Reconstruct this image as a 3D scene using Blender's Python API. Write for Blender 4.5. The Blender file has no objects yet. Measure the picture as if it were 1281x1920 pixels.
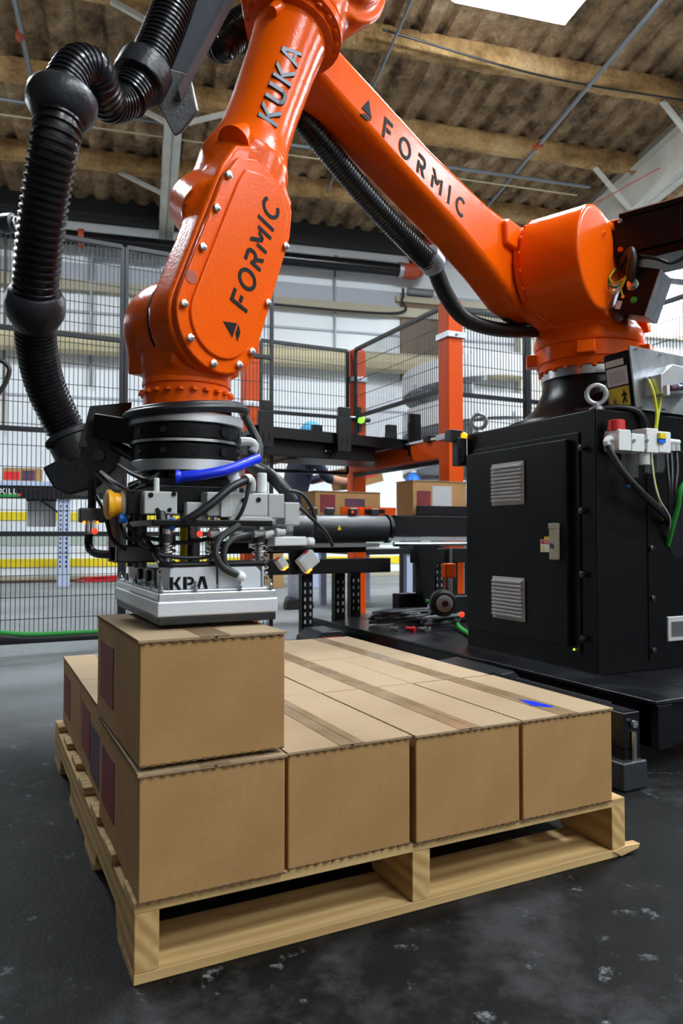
import bpy, bmesh, math, random
from mathutils import Vector, Matrix
random.seed(7)
scene = bpy.context.scene
C = scene.collection
R = math.radians
PI = math.pi

# ------------------------------------------------------------------ camera
CAM = Vector((-0.22, -1.1405, 0.6745)); YAW = 0.4614; PITCH = 0.0310; FPX = 1378.4
cd = bpy.data.cameras.new('camera'); cam = bpy.data.objects.new('camera', cd); C.objects.link(cam)
cam.location = CAM; cam.rotation_euler = (PI/2 + PITCH, 0, -YAW)
cd.sensor_width = 36; cd.lens = FPX/1920*36; cd.clip_start = 0.05; cd.clip_end = 200
cd.dof.use_dof = True; cd.dof.focus_distance = 1.75; cd.dof.aperture_fstop = 7.0
scene.camera = cam
FW = Vector((math.sin(YAW)*math.cos(PITCH), math.cos(YAW)*math.cos(PITCH), math.sin(PITCH)))
RT = Vector((math.cos(YAW), -math.sin(YAW), 0)); UP = RT.cross(FW)
def at(x, y, depth):
    """a measured point of the place: direction read off the photograph, distance in metres"""
    return CAM + (FW + RT*((x-640.5)/FPX) - UP*((y-960)/FPX))*depth

# ------------------------------------------------------------------ world, exposure
w = bpy.data.worlds.new('world'); scene.world = w; w.use_nodes = True
bg = w.node_tree.nodes['Background']; bg.inputs[0].default_value = (0.80, 0.89, 1.0, 1); bg.inputs[1].default_value = 0.25
vs = scene.view_settings; vs.view_transform = 'Standard'; vs.look = 'None'; vs.exposure = 0.45; vs.gamma = 1; vs.use_curve_mapping = False
LAMP = 118.0      # radiance of the fluorescent lenses

# ------------------------------------------------------------------ materials
MATS = {}
def mat(name, col, rough=0.5, metal=0.0, col2=None, nscale=6.0, ndetail=4.0, contrast=(0.35, 0.65), stretch=None,
        bump=0.0, bscale=60.0, coat=0.0, emit=None, estr=0.0, trans=0.0, alpha=1.0, rough2=None, spec=0.5):
    m = bpy.data.materials.new(name); m.use_nodes = True
    nt = m.node_tree; N = nt.nodes; Lk = nt.links
    b = N['Principled BSDF']
    b.inputs['Base Color'].default_value = (*col, 1); b.inputs['Roughness'].default_value = rough
    b.inputs['Metallic'].default_value = metal; b.inputs['Coat Weight'].default_value = coat
    b.inputs['Coat Roughness'].default_value = 0.12
    b.inputs['Specular IOR Level'].default_value = spec
    b.inputs['Transmission Weight'].default_value = trans; b.inputs['Alpha'].default_value = alpha
    if emit: b.inputs['Emission Color'].default_value = (*emit, 1); b.inputs['Emission Strength'].default_value = estr
    tc = N.new('ShaderNodeTexCoord'); mp = N.new('ShaderNodeMapping'); Lk.new(tc.outputs['Object'], mp.inputs[0])
    if stretch: mp.inputs['Scale'].default_value = stretch
    if col2:
        nz = N.new('ShaderNodeTexNoise'); nz.inputs['Scale'].default_value = nscale; nz.inputs['Detail'].default_value = ndetail
        Lk.new(mp.outputs[0], nz.inputs[0])
        cr = N.new('ShaderNodeValToRGB'); cr.color_ramp.elements[0].position = contrast[0]; cr.color_ramp.elements[1].position = contrast[1]
        cr.color_ramp.elements[0].color = (*col, 1); cr.color_ramp.elements[1].color = (*col2, 1)
        Lk.new(nz.outputs[0], cr.inputs[0]); Lk.new(cr.outputs[0], b.inputs['Base Color'])
        if rough2 is not None:
            mr = N.new('ShaderNodeMapRange'); mr.inputs[3].default_value = rough; mr.inputs[4].default_value = rough2
            mr.inputs[1].default_value = contrast[0]; mr.inputs[2].default_value = contrast[1]
            Lk.new(nz.outputs[0], mr.inputs[0]); Lk.new(mr.outputs[0], b.inputs['Roughness'])
    if bump:
        nb = N.new('ShaderNodeTexNoise'); nb.inputs['Scale'].default_value = bscale; nb.inputs['Detail'].default_value = 3
        Lk.new(mp.outputs[0], nb.inputs[0])
        bp = N.new('ShaderNodeBump'); bp.inputs['Strength'].default_value = bump; bp.inputs['Distance'].default_value = 0.01
        Lk.new(nb.outputs[0], bp.inputs['Height']); Lk.new(bp.outputs[0], b.inputs['Normal'])
    MATS[name] = m
    return m

ORANGE = mat('orange_paint', (0.88, 0.108, 0.0015), 0.22, coat=0.0, spec=0.19, bump=0.07, bscale=150)
ORANGE2 = mat('orange_powder_coat', (0.64, 0.070, 0.002), 0.40, spec=0.22)
BLACKP = mat('black_powder_coat', (0.003, 0.003, 0.004), 0.28, spec=0.24, bump=0.10, bscale=350)
BLACKS = mat('black_gloss', (0.006, 0.006, 0.008), 0.22, spec=0.35)
RUBBER = mat('black_rubber', (0.012, 0.012, 0.014), 0.42)
HOSE = mat('hose_plastic', (0.010, 0.010, 0.013), 0.28)
PLAST = mat('charcoal_plastic', (0.024, 0.026, 0.032), 0.38, bump=0.15, bscale=120)
PRINT = mat('black_print', (0.006, 0.006, 0.009), 0.6, spec=0.15)
STEEL = mat('bright_steel', (0.62, 0.63, 0.65), 0.25, 1.0)
GALV = mat('galvanised_steel', (0.42, 0.45, 0.48), 0.42, 1.0, col2=(0.55, 0.58, 0.62), nscale=30)
ALU = mat('brushed_aluminium', (0.70, 0.71, 0.74), 0.38, 1.0, stretch=(3, 3, 60), bump=0.08, bscale=20)
ALUW = mat('satin_aluminium_rail', (0.68, 0.70, 0.76), 0.42, 0.35)
VALVE = mat('light_grey_valve_plastic', (0.50, 0.51, 0.50), 0.45)
WHITEP = mat('white_plastic', (0.75, 0.76, 0.76), 0.4)
GREYP = mat('grey_plastic', (0.45, 0.45, 0.46), 0.5)
BEIGE = mat('beige_plastic', (0.36, 0.34, 0.26), 0.5)
DKSTEEL = mat('dark_steel', (0.09, 0.09, 0.10), 0.35, 1.0)
NAVYMETAL = mat('logo_navy_metal', (0.028, 0.038, 0.055), 0.38, 0.15, spec=0.4)
YELLOW = mat('yellow_paint', (0.80, 0.62, 0.01), 0.5)
YELCAP = mat('yellow_orange_cap', (0.90, 0.42, 0.01), 0.35)
RED = mat('red_plastic', (0.62, 0.02, 0.025), 0.4)
REDPRINT = mat('red_print', (0.24, 0.016, 0.018), 0.7, col2=(0.12, 0.012, 0.02), nscale=9)
BLUEPRINT = mat('navy_print', (0.02, 0.02, 0.06), 0.7, col2=(0.10, 0.03, 0.06), nscale=9)
BLUE = mat('blue_sleeve', (0.005, 0.03, 0.75), 0.35)
BLUEFIT = mat('blue_fitting', (0.01, 0.16, 0.70), 0.35)
RAILG = mat('grey_sheet_rail', (0.13, 0.14, 0.16), 0.4, 0.3)
CABLEG = mat('grey_hose', (0.06, 0.065, 0.075), 0.45)
GREEN = mat('green_cable', (0.02, 0.28, 0.04), 0.4)
YGCABLE = mat('yellow_earth_cable', (0.70, 0.72, 0.03), 0.4)
CLEAR = mat('clear_bowl', (0.80, 0.84, 0.90), 0.05, trans=0.9, alpha=0.35)
LEDO = mat('orange_led', (0.9, 0.3, 0.01), 0.3, emit=(1.0, 0.36, 0.01), estr=1.4)
LEDR = mat('red_led', (0.9, 0.02, 0.01), 0.3, emit=(1.0, 0.03, 0.01), estr=1.6)
LEDG = mat('green_led', (0.3, 0.9, 0.1), 0.3, emit=(0.35, 1.0, 0.06), estr=1.6)
CARD = mat('cardboard', (0.40, 0.228, 0.092), 0.8, spec=0.25, col2=(0.355, 0.195, 0.075), nscale=9, bump=0.05, bscale=90)
CARDT = mat('cardboard_flap_cool_lit', (0.36, 0.255, 0.150), 0.75, spec=0.4, col2=(0.33, 0.228, 0.128), nscale=7, bump=0.04, bscale=90)  # same cardboard, with the cool overhead light's pale sheen put into its colour
CARDE = mat('cardboard_cut_edge', (0.13, 0.075, 0.035), 0.85)
TAPE = mat('packing_tape', (0.25, 0.165, 0.09), 0.16, col2=(0.32, 0.22, 0.125), nscale=14)
TAPEC = mat('clear_tape', (0.405, 0.245, 0.115), 0.30, col2=(0.42, 0.26, 0.125), nscale=10)
CAM_WHITE = mat('white_painted_steel', (0.62, 0.60, 0.54), 0.55, col2=(0.52, 0.50, 0.44), nscale=3)
LAMPW = mat('lamp_housing', (0.75, 0.76, 0.78), 0.5)
LENS = mat('lamp_lens', (0.9, 0.95, 1.0), 0.4, emit=(0.86, 0.94, 1.0), estr=LAMP)
CONDUIT = mat('grey_conduit', (0.22, 0.24, 0.27), 0.45, 0.6)
REDFIT = mat('red_pipe_fitting', (0.42, 0.06, 0.025), 0.5, col2=(0.33, 0.05, 0.02), nscale=12)
FENCE = mat('black_fence_steel', (0.012, 0.014, 0.020), 0.35, 0.2)
BLUEGREY = mat('blue_grey_steel', (0.40, 0.46, 0.62), 0.5)
SPIRAL = mat('spiral_white', (0.78, 0.79, 0.80), 0.4)
DARKFRAME = mat('black_frame', (0.006, 0.006, 0.007), 0.40, spec=0.3)
SKIN = mat('skin', (0.42, 0.20, 0.12), 0.55)
NAVY = mat('navy_cloth', (0.012, 0.016, 0.035), 0.85, bump=0.2, bscale=60)
TROUS = mat('grey_denim', (0.28, 0.30, 0.36), 0.85, col2=(0.34, 0.36, 0.42), nscale=20, bump=0.25, bscale=40)
HAIRNET = mat('blue_hairnet', (0.08, 0.35, 0.62), 0.7, bump=0.5, bscale=90)
SHOE = mat('black_shoe', (0.01, 0.01, 0.012), 0.5)
BROWN = mat('brown_panel', (0.17, 0.11, 0.065), 0.7, col2=(0.13, 0.085, 0.05), nscale=2)
CREAM = mat('cream_pipe_lagging', (0.55, 0.47, 0.28), 0.6, col2=(0.48, 0.42, 0.28), nscale=4)

def wood(name, c1, c2, axis):
    m = bpy.data.materials.new(name); m.use_nodes = True
    nt = m.node_tree; N = nt.nodes; Lk = nt.links; b = N['Principled BSDF']; b.inputs['Roughness'].default_value = 0.7
    tc = N.new('ShaderNodeTexCoord'); mp = N.new('ShaderNodeMapping'); Lk.new(tc.outputs['Object'], mp.inputs[0])
    oi = N.new('ShaderNodeObjectInfo'); va = N.new('ShaderNodeVectorMath'); va.operation = 'SCALE'
    cx = N.new('ShaderNodeCombineXYZ')
    for k in range(3): Lk.new(oi.outputs['Random'], cx.inputs[k])
    Lk.new(cx.outputs[0], va.inputs[0]); va.inputs['Scale'].default_value = 7.0
    ad = N.new('ShaderNodeVectorMath'); Lk.new(mp.outputs[0], ad.inputs[0]); Lk.new(va.outputs[0], ad.inputs[1])
    sc = [9.0, 9.0, 9.0]; sc[axis] = 0.8; mp.inputs['Scale'].default_value = sc
    nz = N.new('ShaderNodeTexNoise'); nz.inputs['Scale'].default_value = 3.0; nz.inputs['Detail'].default_value = 5
    Lk.new(ad.outputs[0], nz.inputs[0])
    wv = N.new('ShaderNodeTexWave'); wv.wave_type = 'RINGS'; wv.rings_direction = 'XYZ'[axis]
    wv.inputs['Scale'].default_value = 1.5; wv.inputs['Distortion'].default_value = 5.0; wv.inputs['Detail'].default_value = 2
    Lk.new(ad.outputs[0], wv.inputs[0])
    mx = N.new('ShaderNodeMix'); mx.inputs[0].default_value = 0.6; Lk.new(wv.outputs['Fac'], mx.inputs[2]); Lk.new(nz.outputs[0], mx.inputs[3])
    cr = N.new('ShaderNodeValToRGB'); cr.color_ramp.elements[0].position = 0.25; cr.color_ramp.elements[1].position = 0.75
    cr.color_ramp.elements[0].color = (*c1, 1); cr.color_ramp.elements[1].color = (*c2, 1)
    Lk.new(mx.outputs[0], cr.inputs[0]); Lk.new(cr.outputs[0], b.inputs['Base Color'])
    bp = N.new('ShaderNodeBump'); bp.inputs['Strength'].default_value = 0.25; bp.inputs['Distance'].default_value = 0.004
    Lk.new(mx.outputs[0], bp.inputs['Height']); Lk.new(bp.outputs[0], b.inputs['Normal'])
    return m
WOODX = wood('pine_along_x', (0.60, 0.405, 0.175), (0.43, 0.265, 0.10), 0)
WOODY = wood('pine_along_y', (0.60, 0.40, 0.165), (0.40, 0.23, 0.08), 1)

def floor_material():
    m = bpy.data.materials.new('stained_concrete'); m.use_nodes = True
    nt = m.node_tree; N = nt.nodes; Lk = nt.links; b = N['Principled BSDF']; b.inputs['Specular IOR Level'].default_value = 0.16
    tc = N.new('ShaderNodeTexCoord')
    def noise(scale, det, rough=0.55, vec=None):
        n = N.new('ShaderNodeTexNoise'); n.inputs['Scale'].default_value = scale; n.inputs['Detail'].default_value = det
        n.inputs['Roughness'].default_value = rough; Lk.new(vec or tc.outputs['Object'], n.inputs[0]); return n
    def ramp(src, stops):
        r = N.new('ShaderNodeValToRGB'); e = r.color_ramp.elements
        while len(e) < len(stops): e.new(0.5)
        for k, (p, c) in enumerate(stops): e[k].position = p; e[k].color = (*c, 1)
        Lk.new(src, r.inputs[0]); return r
    # worn dark coating inside the robot cell, bare grey concrete beyond it
    sep = N.new('ShaderNodeSeparateXYZ'); Lk.new(tc.outputs['Object'], sep.inputs[0])
    edge = noise(0.9, 4)
    ma = N.new('ShaderNodeMath'); ma.operation = 'MULTIPLY_ADD'; ma.inputs[1].default_value = 1.3; Lk.new(edge.outputs[0], ma.inputs[0]); Lk.new(sep.outputs[1], ma.inputs[2])
    zone = N.new('ShaderNodeMapRange'); zone.inputs[1].default_value = 1.9; zone.inputs[2].default_value = 3.4; Lk.new(ma.outputs[0], zone.inputs[0])
    big = ramp(noise(2.3, 10, 0.74).outputs[0], [(0.40, (0.0012, 0.0012, 0.0014)), (0.52, (0.0042, 0.0040, 0.0042)), (0.64, (0.034, 0.034, 0.036))])
    far = ramp(noise(0.7, 6, 0.6).outputs[0], [(0.35, (0.13, 0.14, 0.145)), (0.6, (0.21, 0.22, 0.225)), (0.8, (0.30, 0.31, 0.31))])
    mx = N.new('ShaderNodeMix'); mx.data_type = 'RGBA'; Lk.new(zone.outputs[0], mx.inputs[0]); Lk.new(big.outputs[0], mx.inputs[6]); Lk.new(far.outputs[0], mx.inputs[7])
    # scuffs and chips of light paint
    sp = ramp(noise(13, 8, 0.75).outputs[0], [(0.60, (0, 0, 0)), (0.69, (0.8, 0.8, 0.8))])
    m2 = N.new('ShaderNodeMix'); m2.data_type = 'RGBA'; Lk.new(sp.outputs[0], m2.inputs[0]); Lk.new(mx.outputs[2], m2.inputs[6]); m2.inputs[7].default_value = (0.22, 0.23, 0.24, 1)
    Lk.new(m2.outputs[2], b.inputs['Base Color'])
    rr = N.new('ShaderNodeMapRange'); rr.inputs[3].default_value = 0.40; rr.inputs[4].default_value = 0.70; Lk.new(noise(3.5, 6).outputs[0], rr.inputs[0]); Lk.new(rr.outputs[0], b.inputs['Roughness'])
    bp = N.new('ShaderNodeBump'); bp.inputs['Strength'].default_value = 0.25; bp.inputs['Distance'].default_value = 0.01
    Lk.new(noise(28, 6, 0.7).outputs[0], bp.inputs['Height']); Lk.new(bp.outputs[0], b.inputs['Normal'])
    return m
FLOOR = floor_material()

def foam_material(name, c1, c2, c3):
    m = bpy.data.materials.new(name); m.use_nodes = True
    nt = m.node_tree; N = nt.nodes; Lk = nt.links; b = N['Principled BSDF']; b.inputs['Roughness'].default_value = 0.95
    tc = N.new('ShaderNodeTexCoord')
    n1 = N.new('ShaderNodeTexNoise'); n1.inputs['Scale'].default_value = 2.2; n1.inputs['Detail'].default_value = 9; n1.inputs['Roughness'].default_value = 0.72
    Lk.new(tc.outputs['Object'], n1.inputs[0])
    cr = N.new('ShaderNodeValToRGB'); e = cr.color_ramp.elements; e.new(0.5)
    for k, (p, c) in enumerate([(0.36, c1), (0.52, c2), (0.68, c3)]): e[k].position = p; e[k].color = (*c, 1)
    Lk.new(n1.outputs[0], cr.inputs[0]); Lk.new(cr.outputs[0], b.inputs['Base Color'])
    n2 = N.new('ShaderNodeTexNoise'); n2.inputs['Scale'].default_value = 16; n2.inputs['Detail'].default_value = 6; Lk.new(tc.outputs['Object'], n2.inputs[0])
    bp = N.new('ShaderNodeBump'); bp.inputs['Strength'].default_value = 1.0; bp.inputs['Distance'].default_value = 0.05
    Lk.new(n2.outputs[0], bp.inputs['Height']); Lk.new(bp.outputs[0], b.inputs['Normal'])
    return m
FOAM = foam_material('sprayed_foam', (0.085, 0.052, 0.027), (0.33, 0.210, 0.112), (0.56, 0.41, 0.26))
FOAM2 = foam_material('sprayed_foam_purlin', (0.22, 0.12, 0.045), (0.50, 0.30, 0.12), (0.66, 0.45, 0.22))
WALLM = mat('white_painted_block', (0.82, 0.85, 0.88), 0.7, col2=(0.74, 0.77, 0.80), nscale=0.9, bump=0.1, bscale=30)
WALLB = mat('blue_grey_painted_band', (0.42, 0.44, 0.49), 0.7)
WALLT = mat('dusty_ledge', (0.40, 0.36, 0.27), 0.8)
HALLWALL = mat('grey_hall_cladding', (0.16, 0.165, 0.17), 0.8, col2=(0.12, 0.125, 0.13), nscale=1.5)
DARKGAP = mat('dark_gap', (0.035, 0.035, 0.04), 0.7)
GREENB = mat('pale_green_band', (0.40, 0.47, 0.40), 0.7)
PLATE = mat('worn_black_plate', (0.006, 0.006, 0.008), 0.28, col2=(0.030, 0.032, 0.036), nscale=5, ndetail=8, contrast=(0.5, 0.72), bump=0.1, bscale=60)

# ------------------------------------------------------------------ mesh builder
class MB:
    def __init__(s): s.v = []; s.f = []
    def add(s, vs_, fs, M=None):
        o = len(s.v)
        for p in vs_:
            p = Vector(p); s.v.append(tuple(M @ p) if M is not None else tuple(p))
        s.f += [tuple(o+i for i in f) for f in fs]
        return s
    def box(s, x0, x1, y0, y1, z0, z1, M=None):
        return s.add([(x0,y0,z0),(x1,y0,z0),(x1,y1,z0),(x0,y1,z0),(x0,y0,z1),(x1,y0,z1),(x1,y1,z1),(x0,y1,z1)],
              [(0,3,2,1),(4,5,6,7),(0,1,5,4),(1,2,6,5),(2,3,7,6),(3,0,4,7)], M)
    def bar(s, p0, p1, wd, ht, up=(0,0,1)):
        p0 = Vector(p0); p1 = Vector(p1); d = p1-p0; L_ = d.length; d.normalize(); upv = Vector(up)
        if abs(d.dot(upv)) > 0.98: upv = Vector((1,0,0))
        sx = d.cross(upv).normalized(); uz = sx.cross(d)
        M = Matrix((( sx.x, d.x, uz.x, p0.x),(sx.y, d.y, uz.y, p0.y),(sx.z, d.z, uz.z, p0.z),(0,0,0,1)))
        return s.box(-wd/2, wd/2, 0, L_, -ht/2, ht/2, M)
    def rings(s, rings, closed=False, cap=True):
        o = len(s.v); n = len(rings[0])
        for r in rings: s.v += [tuple(p) for p in r]
        k = len(rings)
        for i in range(k if closed else k-1):
            a = o+i*n; b = o+((i+1) % k)*n
            for j in range(n): s.f.append((a+j, a+(j+1) % n, b+(j+1) % n, b+j))
        if cap and not closed:
            s.f.append(tuple(o+j for j in reversed(range(n)))); s.f.append(tuple(o+(k-1)*n+j for j in range(n)))
        return s
    def cyl(s, p0, p1, r0, r1=None, n=20):
        return s.lathe(p0, p1, [(0, r0), (1, r0 if r1 is None else r1)], n, unit=True)
    def lathe(s, p0, p1, prof, n=32, unit=False):
        """profile of (distance along axis, radius)"""
        p0 = Vector(p0); p1 = Vector(p1); d = p1-p0; L_ = d.length; d.normalize()
        a = d.orthogonal().normalized(); b = d.cross(a)
        rg = []
        for (l, r) in prof:
            c = p0 + d*(l*L_ if unit else l)
            rg.append([c + (a*math.cos(2*PI*k/n) + b*math.sin(2*PI*k/n))*max(r, 1e-4) for k in range(n)])
        return s.rings(rg)
    def prism(s, poly, O, u, v, t):
        """polygon (a,b) in plane O+a*u+b*v, thickened by vector t"""
        O = Vector(O); u = Vector(u); v = Vector(v); t = Vector(t); n = len(poly)
        A = [O+u*a+v*b for a, b in poly]; B = [p+t for p in A]
        o = len(s.v); s.v += [tuple(p) for p in A+B]
        if u.cross(v).dot(t) > 0: s.f += [tuple(o+i for i in reversed(range(n))), tuple(o+n+i for i in range(n))] + [(o+i, o+(i+1) % n, o+n+(i+1) % n, o+n+i) for i in range(n)]
        else: s.f += [tuple(o+i for i in range(n)), tuple(o+n+i for i in reversed(range(n)))] + [(o+i, o+n+i, o+n+(i+1) % n, o+(i+1) % n) for i in range(n)]
        return s
    def tube(s, pts, r, n=10, rib=0.0, pitch=0.012):
        """swept tube through pts (Catmull-Rom); rib>0 makes a corrugated hose; r may be a function of arc length fraction"""
        P = spline(pts, 0.004 if rib else 0.012)
        L_ = [0.0]
        for i in range(1, len(P)): L_.append(L_[-1] + (P[i]-P[i-1]).length)
        if rib:
            tot = L_[-1]; k = max(2, int(tot/pitch)); st = []
            for i in range(k):
                for fr, dr in ((0.0, -rib), (0.15, -rib), (0.32, 0), (0.72, 0), (0.88, -rib)): st.append(((i+fr)/k*tot, dr))
            Q = []; j = 0
            for (l, dr) in st:
                while j < len(P)-2 and L_[j+1] < l: j += 1
                seg = max(1e-9, L_[j+1]-L_[j]); Q.append((P[j].lerp(P[j+1], min(1, max(0, (l-L_[j])/seg))), dr))
        else: Q = [(p, 0) for p in P]
        rg = []; prev = None
        for i, (p, dr) in enumerate(Q):
            a = Q[max(0, i-3 if rib else i-1)][0]; b = Q[min(len(Q)-1, i+3 if rib else i+1)][0]
            d = (b-a).normalized()
            if prev is None: prev = d.orthogonal().normalized()
            prev = (prev - d*prev.dot(d)).normalized(); q = d.cross(prev)
            rr = (r(i/(len(Q)-1)) if callable(r) else r) + dr
            rg.append([p + (prev*math.cos(2*PI*k/n)+q*math.sin(2*PI*k/n))*rr for k in range(n)])
        return s.rings(rg)
    def torus(s, c, ax, Rr, r, n=28, m=10):
        c = Vector(c); ax = Vector(ax).normalized(); a = ax.orthogonal().normalized(); b = ax.cross(a); rg = []
        for i in range(n):
            e = a*math.cos(2*PI*i/n)+b*math.sin(2*PI*i/n)
            rg.append([c+e*(Rr+r*math.cos(2*PI*j/m))+ax*(r*math.sin(2*PI*j/m)) for j in range(m)])
        return s.rings(rg, closed=True)
    def ball(s, c, rx, ry=None, rz=None, n=20, m=12):
        c = Vector(c); ry = rx if ry is None else ry; rz = rx if rz is None else rz; rg = []
        for j in range(m+1):
            th = PI*j/m; th = min(max(th, 0.03), PI-0.03)
            rg.append([c+Vector((rx*math.sin(th)*math.cos(2*PI*k/n), ry*math.sin(th)*math.sin(2*PI*k/n), -rz*math.cos(th))) for k in range(n)])
        return s.rings(rg)
def spline(pts, step):
    pts = [Vector(p) for p in pts]
    if len(pts) == 2:
        k = max(2, int((pts[1]-pts[0]).length/step)); return [pts[0].lerp(pts[1], i/k) for i in range(k+1)]
    out = []
    E = [pts[0]*2-pts[1]] + pts + [pts[-1]*2-pts[-2]]
    for i in range(1, len(E)-2):
        p0, p1, p2, p3 = E[i-1:i+3]; k = max(2, int((p2-p1).length/step))
        for j in range(k):
            t = j/k
            out.append(0.5*((2*p1)+(p2-p0)*t+(2*p0-5*p1+4*p2-p3)*t*t+(3*p1-p0-3*p2+p3)*t**3))
    out.append(pts[-1]); return out

def obj(name, mb, m, parent=None, smooth=35, bevel=0, seg=2, remesh=0, relax=0):
    me = bpy.data.meshes.new(name); me.from_pydata(mb.v, [], mb.f)
    o = bpy.data.objects.new(name, me); C.objects.link(o)
    me.materials.append(m)
    if remesh:
        bm = bmesh.new(); bm.from_mesh(me); bmesh.ops.recalc_face_normals(bm, faces=bm.faces); bm.to_mesh(me); bm.free()
        r = o.modifiers.new('remesh', 'REMESH'); r.mode = 'VOXEL'; r.voxel_size = remesh; r.use_smooth_shade = True
        if relax: q = o.modifiers.new('smooth', 'SMOOTH'); q.iterations = relax; q.factor = 0.5
    elif bevel:
        me.shade_smooth()
        b = o.modifiers.new('bevel', 'BEVEL'); b.width = bevel; b.segments = seg; b.limit_method = 'ANGLE'; b.angle_limit = R(35); b.harden_normals = True
    elif smooth:
        me.shade_smooth(); me.set_sharp_from_angle(angle=R(smooth))
    if parent: o.parent = parent
    return o
def empty(name, loc=(0,0,0), rz=0):
    o = bpy.data.objects.new(name, None); C.objects.link(o); o.location = loc; o.rotation_euler = (0,0,rz); o.empty_display_size = 0.05
    return o
def tag(o, label, cat, group=None, kind=None):
    o['label'] = label; o['category'] = cat
    if group: o['group'] = group
    if kind: o['kind'] = kind
    return o
def struct(o): o['kind'] = 'structure'; return o
def copies(first, n_):          # n_-1 further objects sharing the mesh
    out = [first]
    for _ in range(n_-1):
        c = first.copy(); C.objects.link(c); out.append(c)
    return out
def box(x0, x1, y0, y1, z0, z1, M=None): return MB().box(x0, x1, y0, y1, z0, z1, M)

# lettering as strokes, unit cap height
def ring_poly(cx, cy, rx, ry, th, a0, a1, n=18):
    A = [(cx+rx*math.cos(R(a0+(a1-a0)*i/n)), cy+ry*math.sin(R(a0+(a1-a0)*i/n))) for i in range(n+1)]
    B = [(cx+(rx-th)*math.cos(R(a0+(a1-a0)*i/n)), cy+(ry-th)*math.sin(R(a0+(a1-a0)*i/n))) for i in range(n+1)]
    return [[A[i], A[i+1], B[i+1], B[i]] for i in range(n)]
def rect(x0, y0, x1, y1): return [(x0,y0),(x1,y0),(x1,y1),(x0,y1)]
def stroke(x0, y0, x1, y1, t, flat=False):
    if flat: return [(x0-t/2,y0),(x0+t/2,y0),(x1+t/2,y1),(x1-t/2,y1)]
    dx, dy = x1-x0, y1-y0; l = math.hypot(dx, dy); nx, ny = -dy/l*t/2, dx/l*t/2
    return [(x0-nx,y0-ny),(x1-nx,y1-ny),(x1+nx,y1+ny),(x0+nx,y0+ny)]
T_ = 0.17
GLYPH = {
 'F': ([rect(0,0,T_,1), rect(T_,1-T_,.62,1), rect(.24,.40,.54,.40+T_)], .68),
 'O': (ring_poly(.48,.5,.48,.52,T_,0,360,28), 1.0),
 'R': ([rect(0,0,T_,.62), rect(0,1-T_,.42,1), rect(.16,.36,.42,.36+T_), stroke(.36,.38,.58,0,T_*1.15,True)] + ring_poly(.40,.68,.27,.32,T_,-90,90,12), .72),
 'M': ([rect(0,0,T_,.60), stroke(.07,1,.46,.36,T_*1.25,True), stroke(.46,.36,.66,.70,T_*1.2,True), rect(.76,0,.76+T_,.82)], .98),
 'I': ([rect(0,0,T_,1)], .22),
 'C': (ring_poly(.48,.5,.48,.52,T_,48,312,24), .86),
 'K': ([rect(0,0,.2,1), stroke(.22,.48,.66,1,.24,True), stroke(.24,.58,.70,0,.25,True)], .84),
 'U': ([rect(0,.3,.2,1), rect(.56,.3,.76,1)] + ring_poly(.38,.34,.38,.34,.2,180,360,12), .90),
 'A': ([stroke(.1,0,.38,1,.2,True), stroke(.72,0,.44,1,.2,True), rect(.22,.2,.60,.36)], .88),
 'k': ([rect(0,0,.26,1), stroke(.40,.45,.72,1,.24,True), stroke(.40,.58,.74,0,.28,True)], .90),
 'P': ([rect(0,0,.26,1), rect(.30,.80,.5,1), rect(.30,.36,.5,.54)] + ring_poly(.48,.68,.32,.32,.2,-90,90,10), .86),
 'a': ([stroke(.12,0,.40,1,.24,True), stroke(.76,0,.50,1,.26,True)], .92),
 '^': ([[(0,.30),(.80,.30),(.40,1.05)], [(-.02,-.05),(.30,.20),(.80,.20),(.48,-.05)]], 1.05),
}
def lettering(text, O, u, v, nrm, h, m, parent, gap=0.16, depth=0.003, sq=1.0, bevel=0):
    O = Vector(O); u = Vector(u).normalized(); v = Vector(v).normalized(); nrm = Vector(nrm).normalized()
    x = 0
    for ch in text:
        polys, wd = GLYPH[ch]; mb = MB()
        for p in polys: mb.prism([(a*h*sq, b*h) for a, b in p], O+u*x-nrm*0.001, u, v, nrm*(depth+0.001))
        obj('emblem' if ch == '^' else 'letter', mb, m, parent, smooth=0, bevel=bevel)
        x += (wd+gap)*h*sq
    return x
def font_mesh(name, text, O, u, v, h, m, parent):
    cu = bpy.data.curves.new(name, 'FONT'); cu.body = text; cu.size = 1.0; cu.extrude = 0.0
    t = bpy.data.objects.new(name, cu); C.objects.link(t)
    dg = bpy.context.evaluated_depsgraph_get(); me = bpy.data.meshes.new_from_object(t.evaluated_get(dg))
    bpy.data.objects.remove(t); bpy.data.curves.remove(cu)
    u = Vector(u).normalized(); v = Vector(v).normalized(); nn = u.cross(v)
    M = Matrix(((u.x*h, v.x*h, nn.x*h, O[0]),(u.y*h, v.y*h, nn.y*h, O[1]),(u.z*h, v.z*h, nn.z*h, O[2]),(0,0,0,1)))
    me.transform(M); me.materials.clear(); me.materials.append(m)
    o = bpy.data.objects.new(name, me); C.objects.link(o); o.parent = parent
    return o

# ================================================================== the hall (turned about 11 degrees against the robot cell)
E1 = Vector((0.981, -0.195, 0)); E2 = Vector((0.195, 0.981, 0)); WALL = 10.5; SL = math.tan(R(6))
def bl(a, b, z): return E1*a + E2*b + Vector((0, 0, z))
def roof_z(b): return 5.72 + SL*(WALL-b)
MBL = Matrix(((E1.x, E2.x, 0, 0), (E1.y, E2.y, 0, 0), (0, 0, 1, 0), (0, 0, 0, 1)))

struct(obj('floor', box(-18, 22, -14, 17, -0.2, 0), FLOOR, smooth=0))
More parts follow.
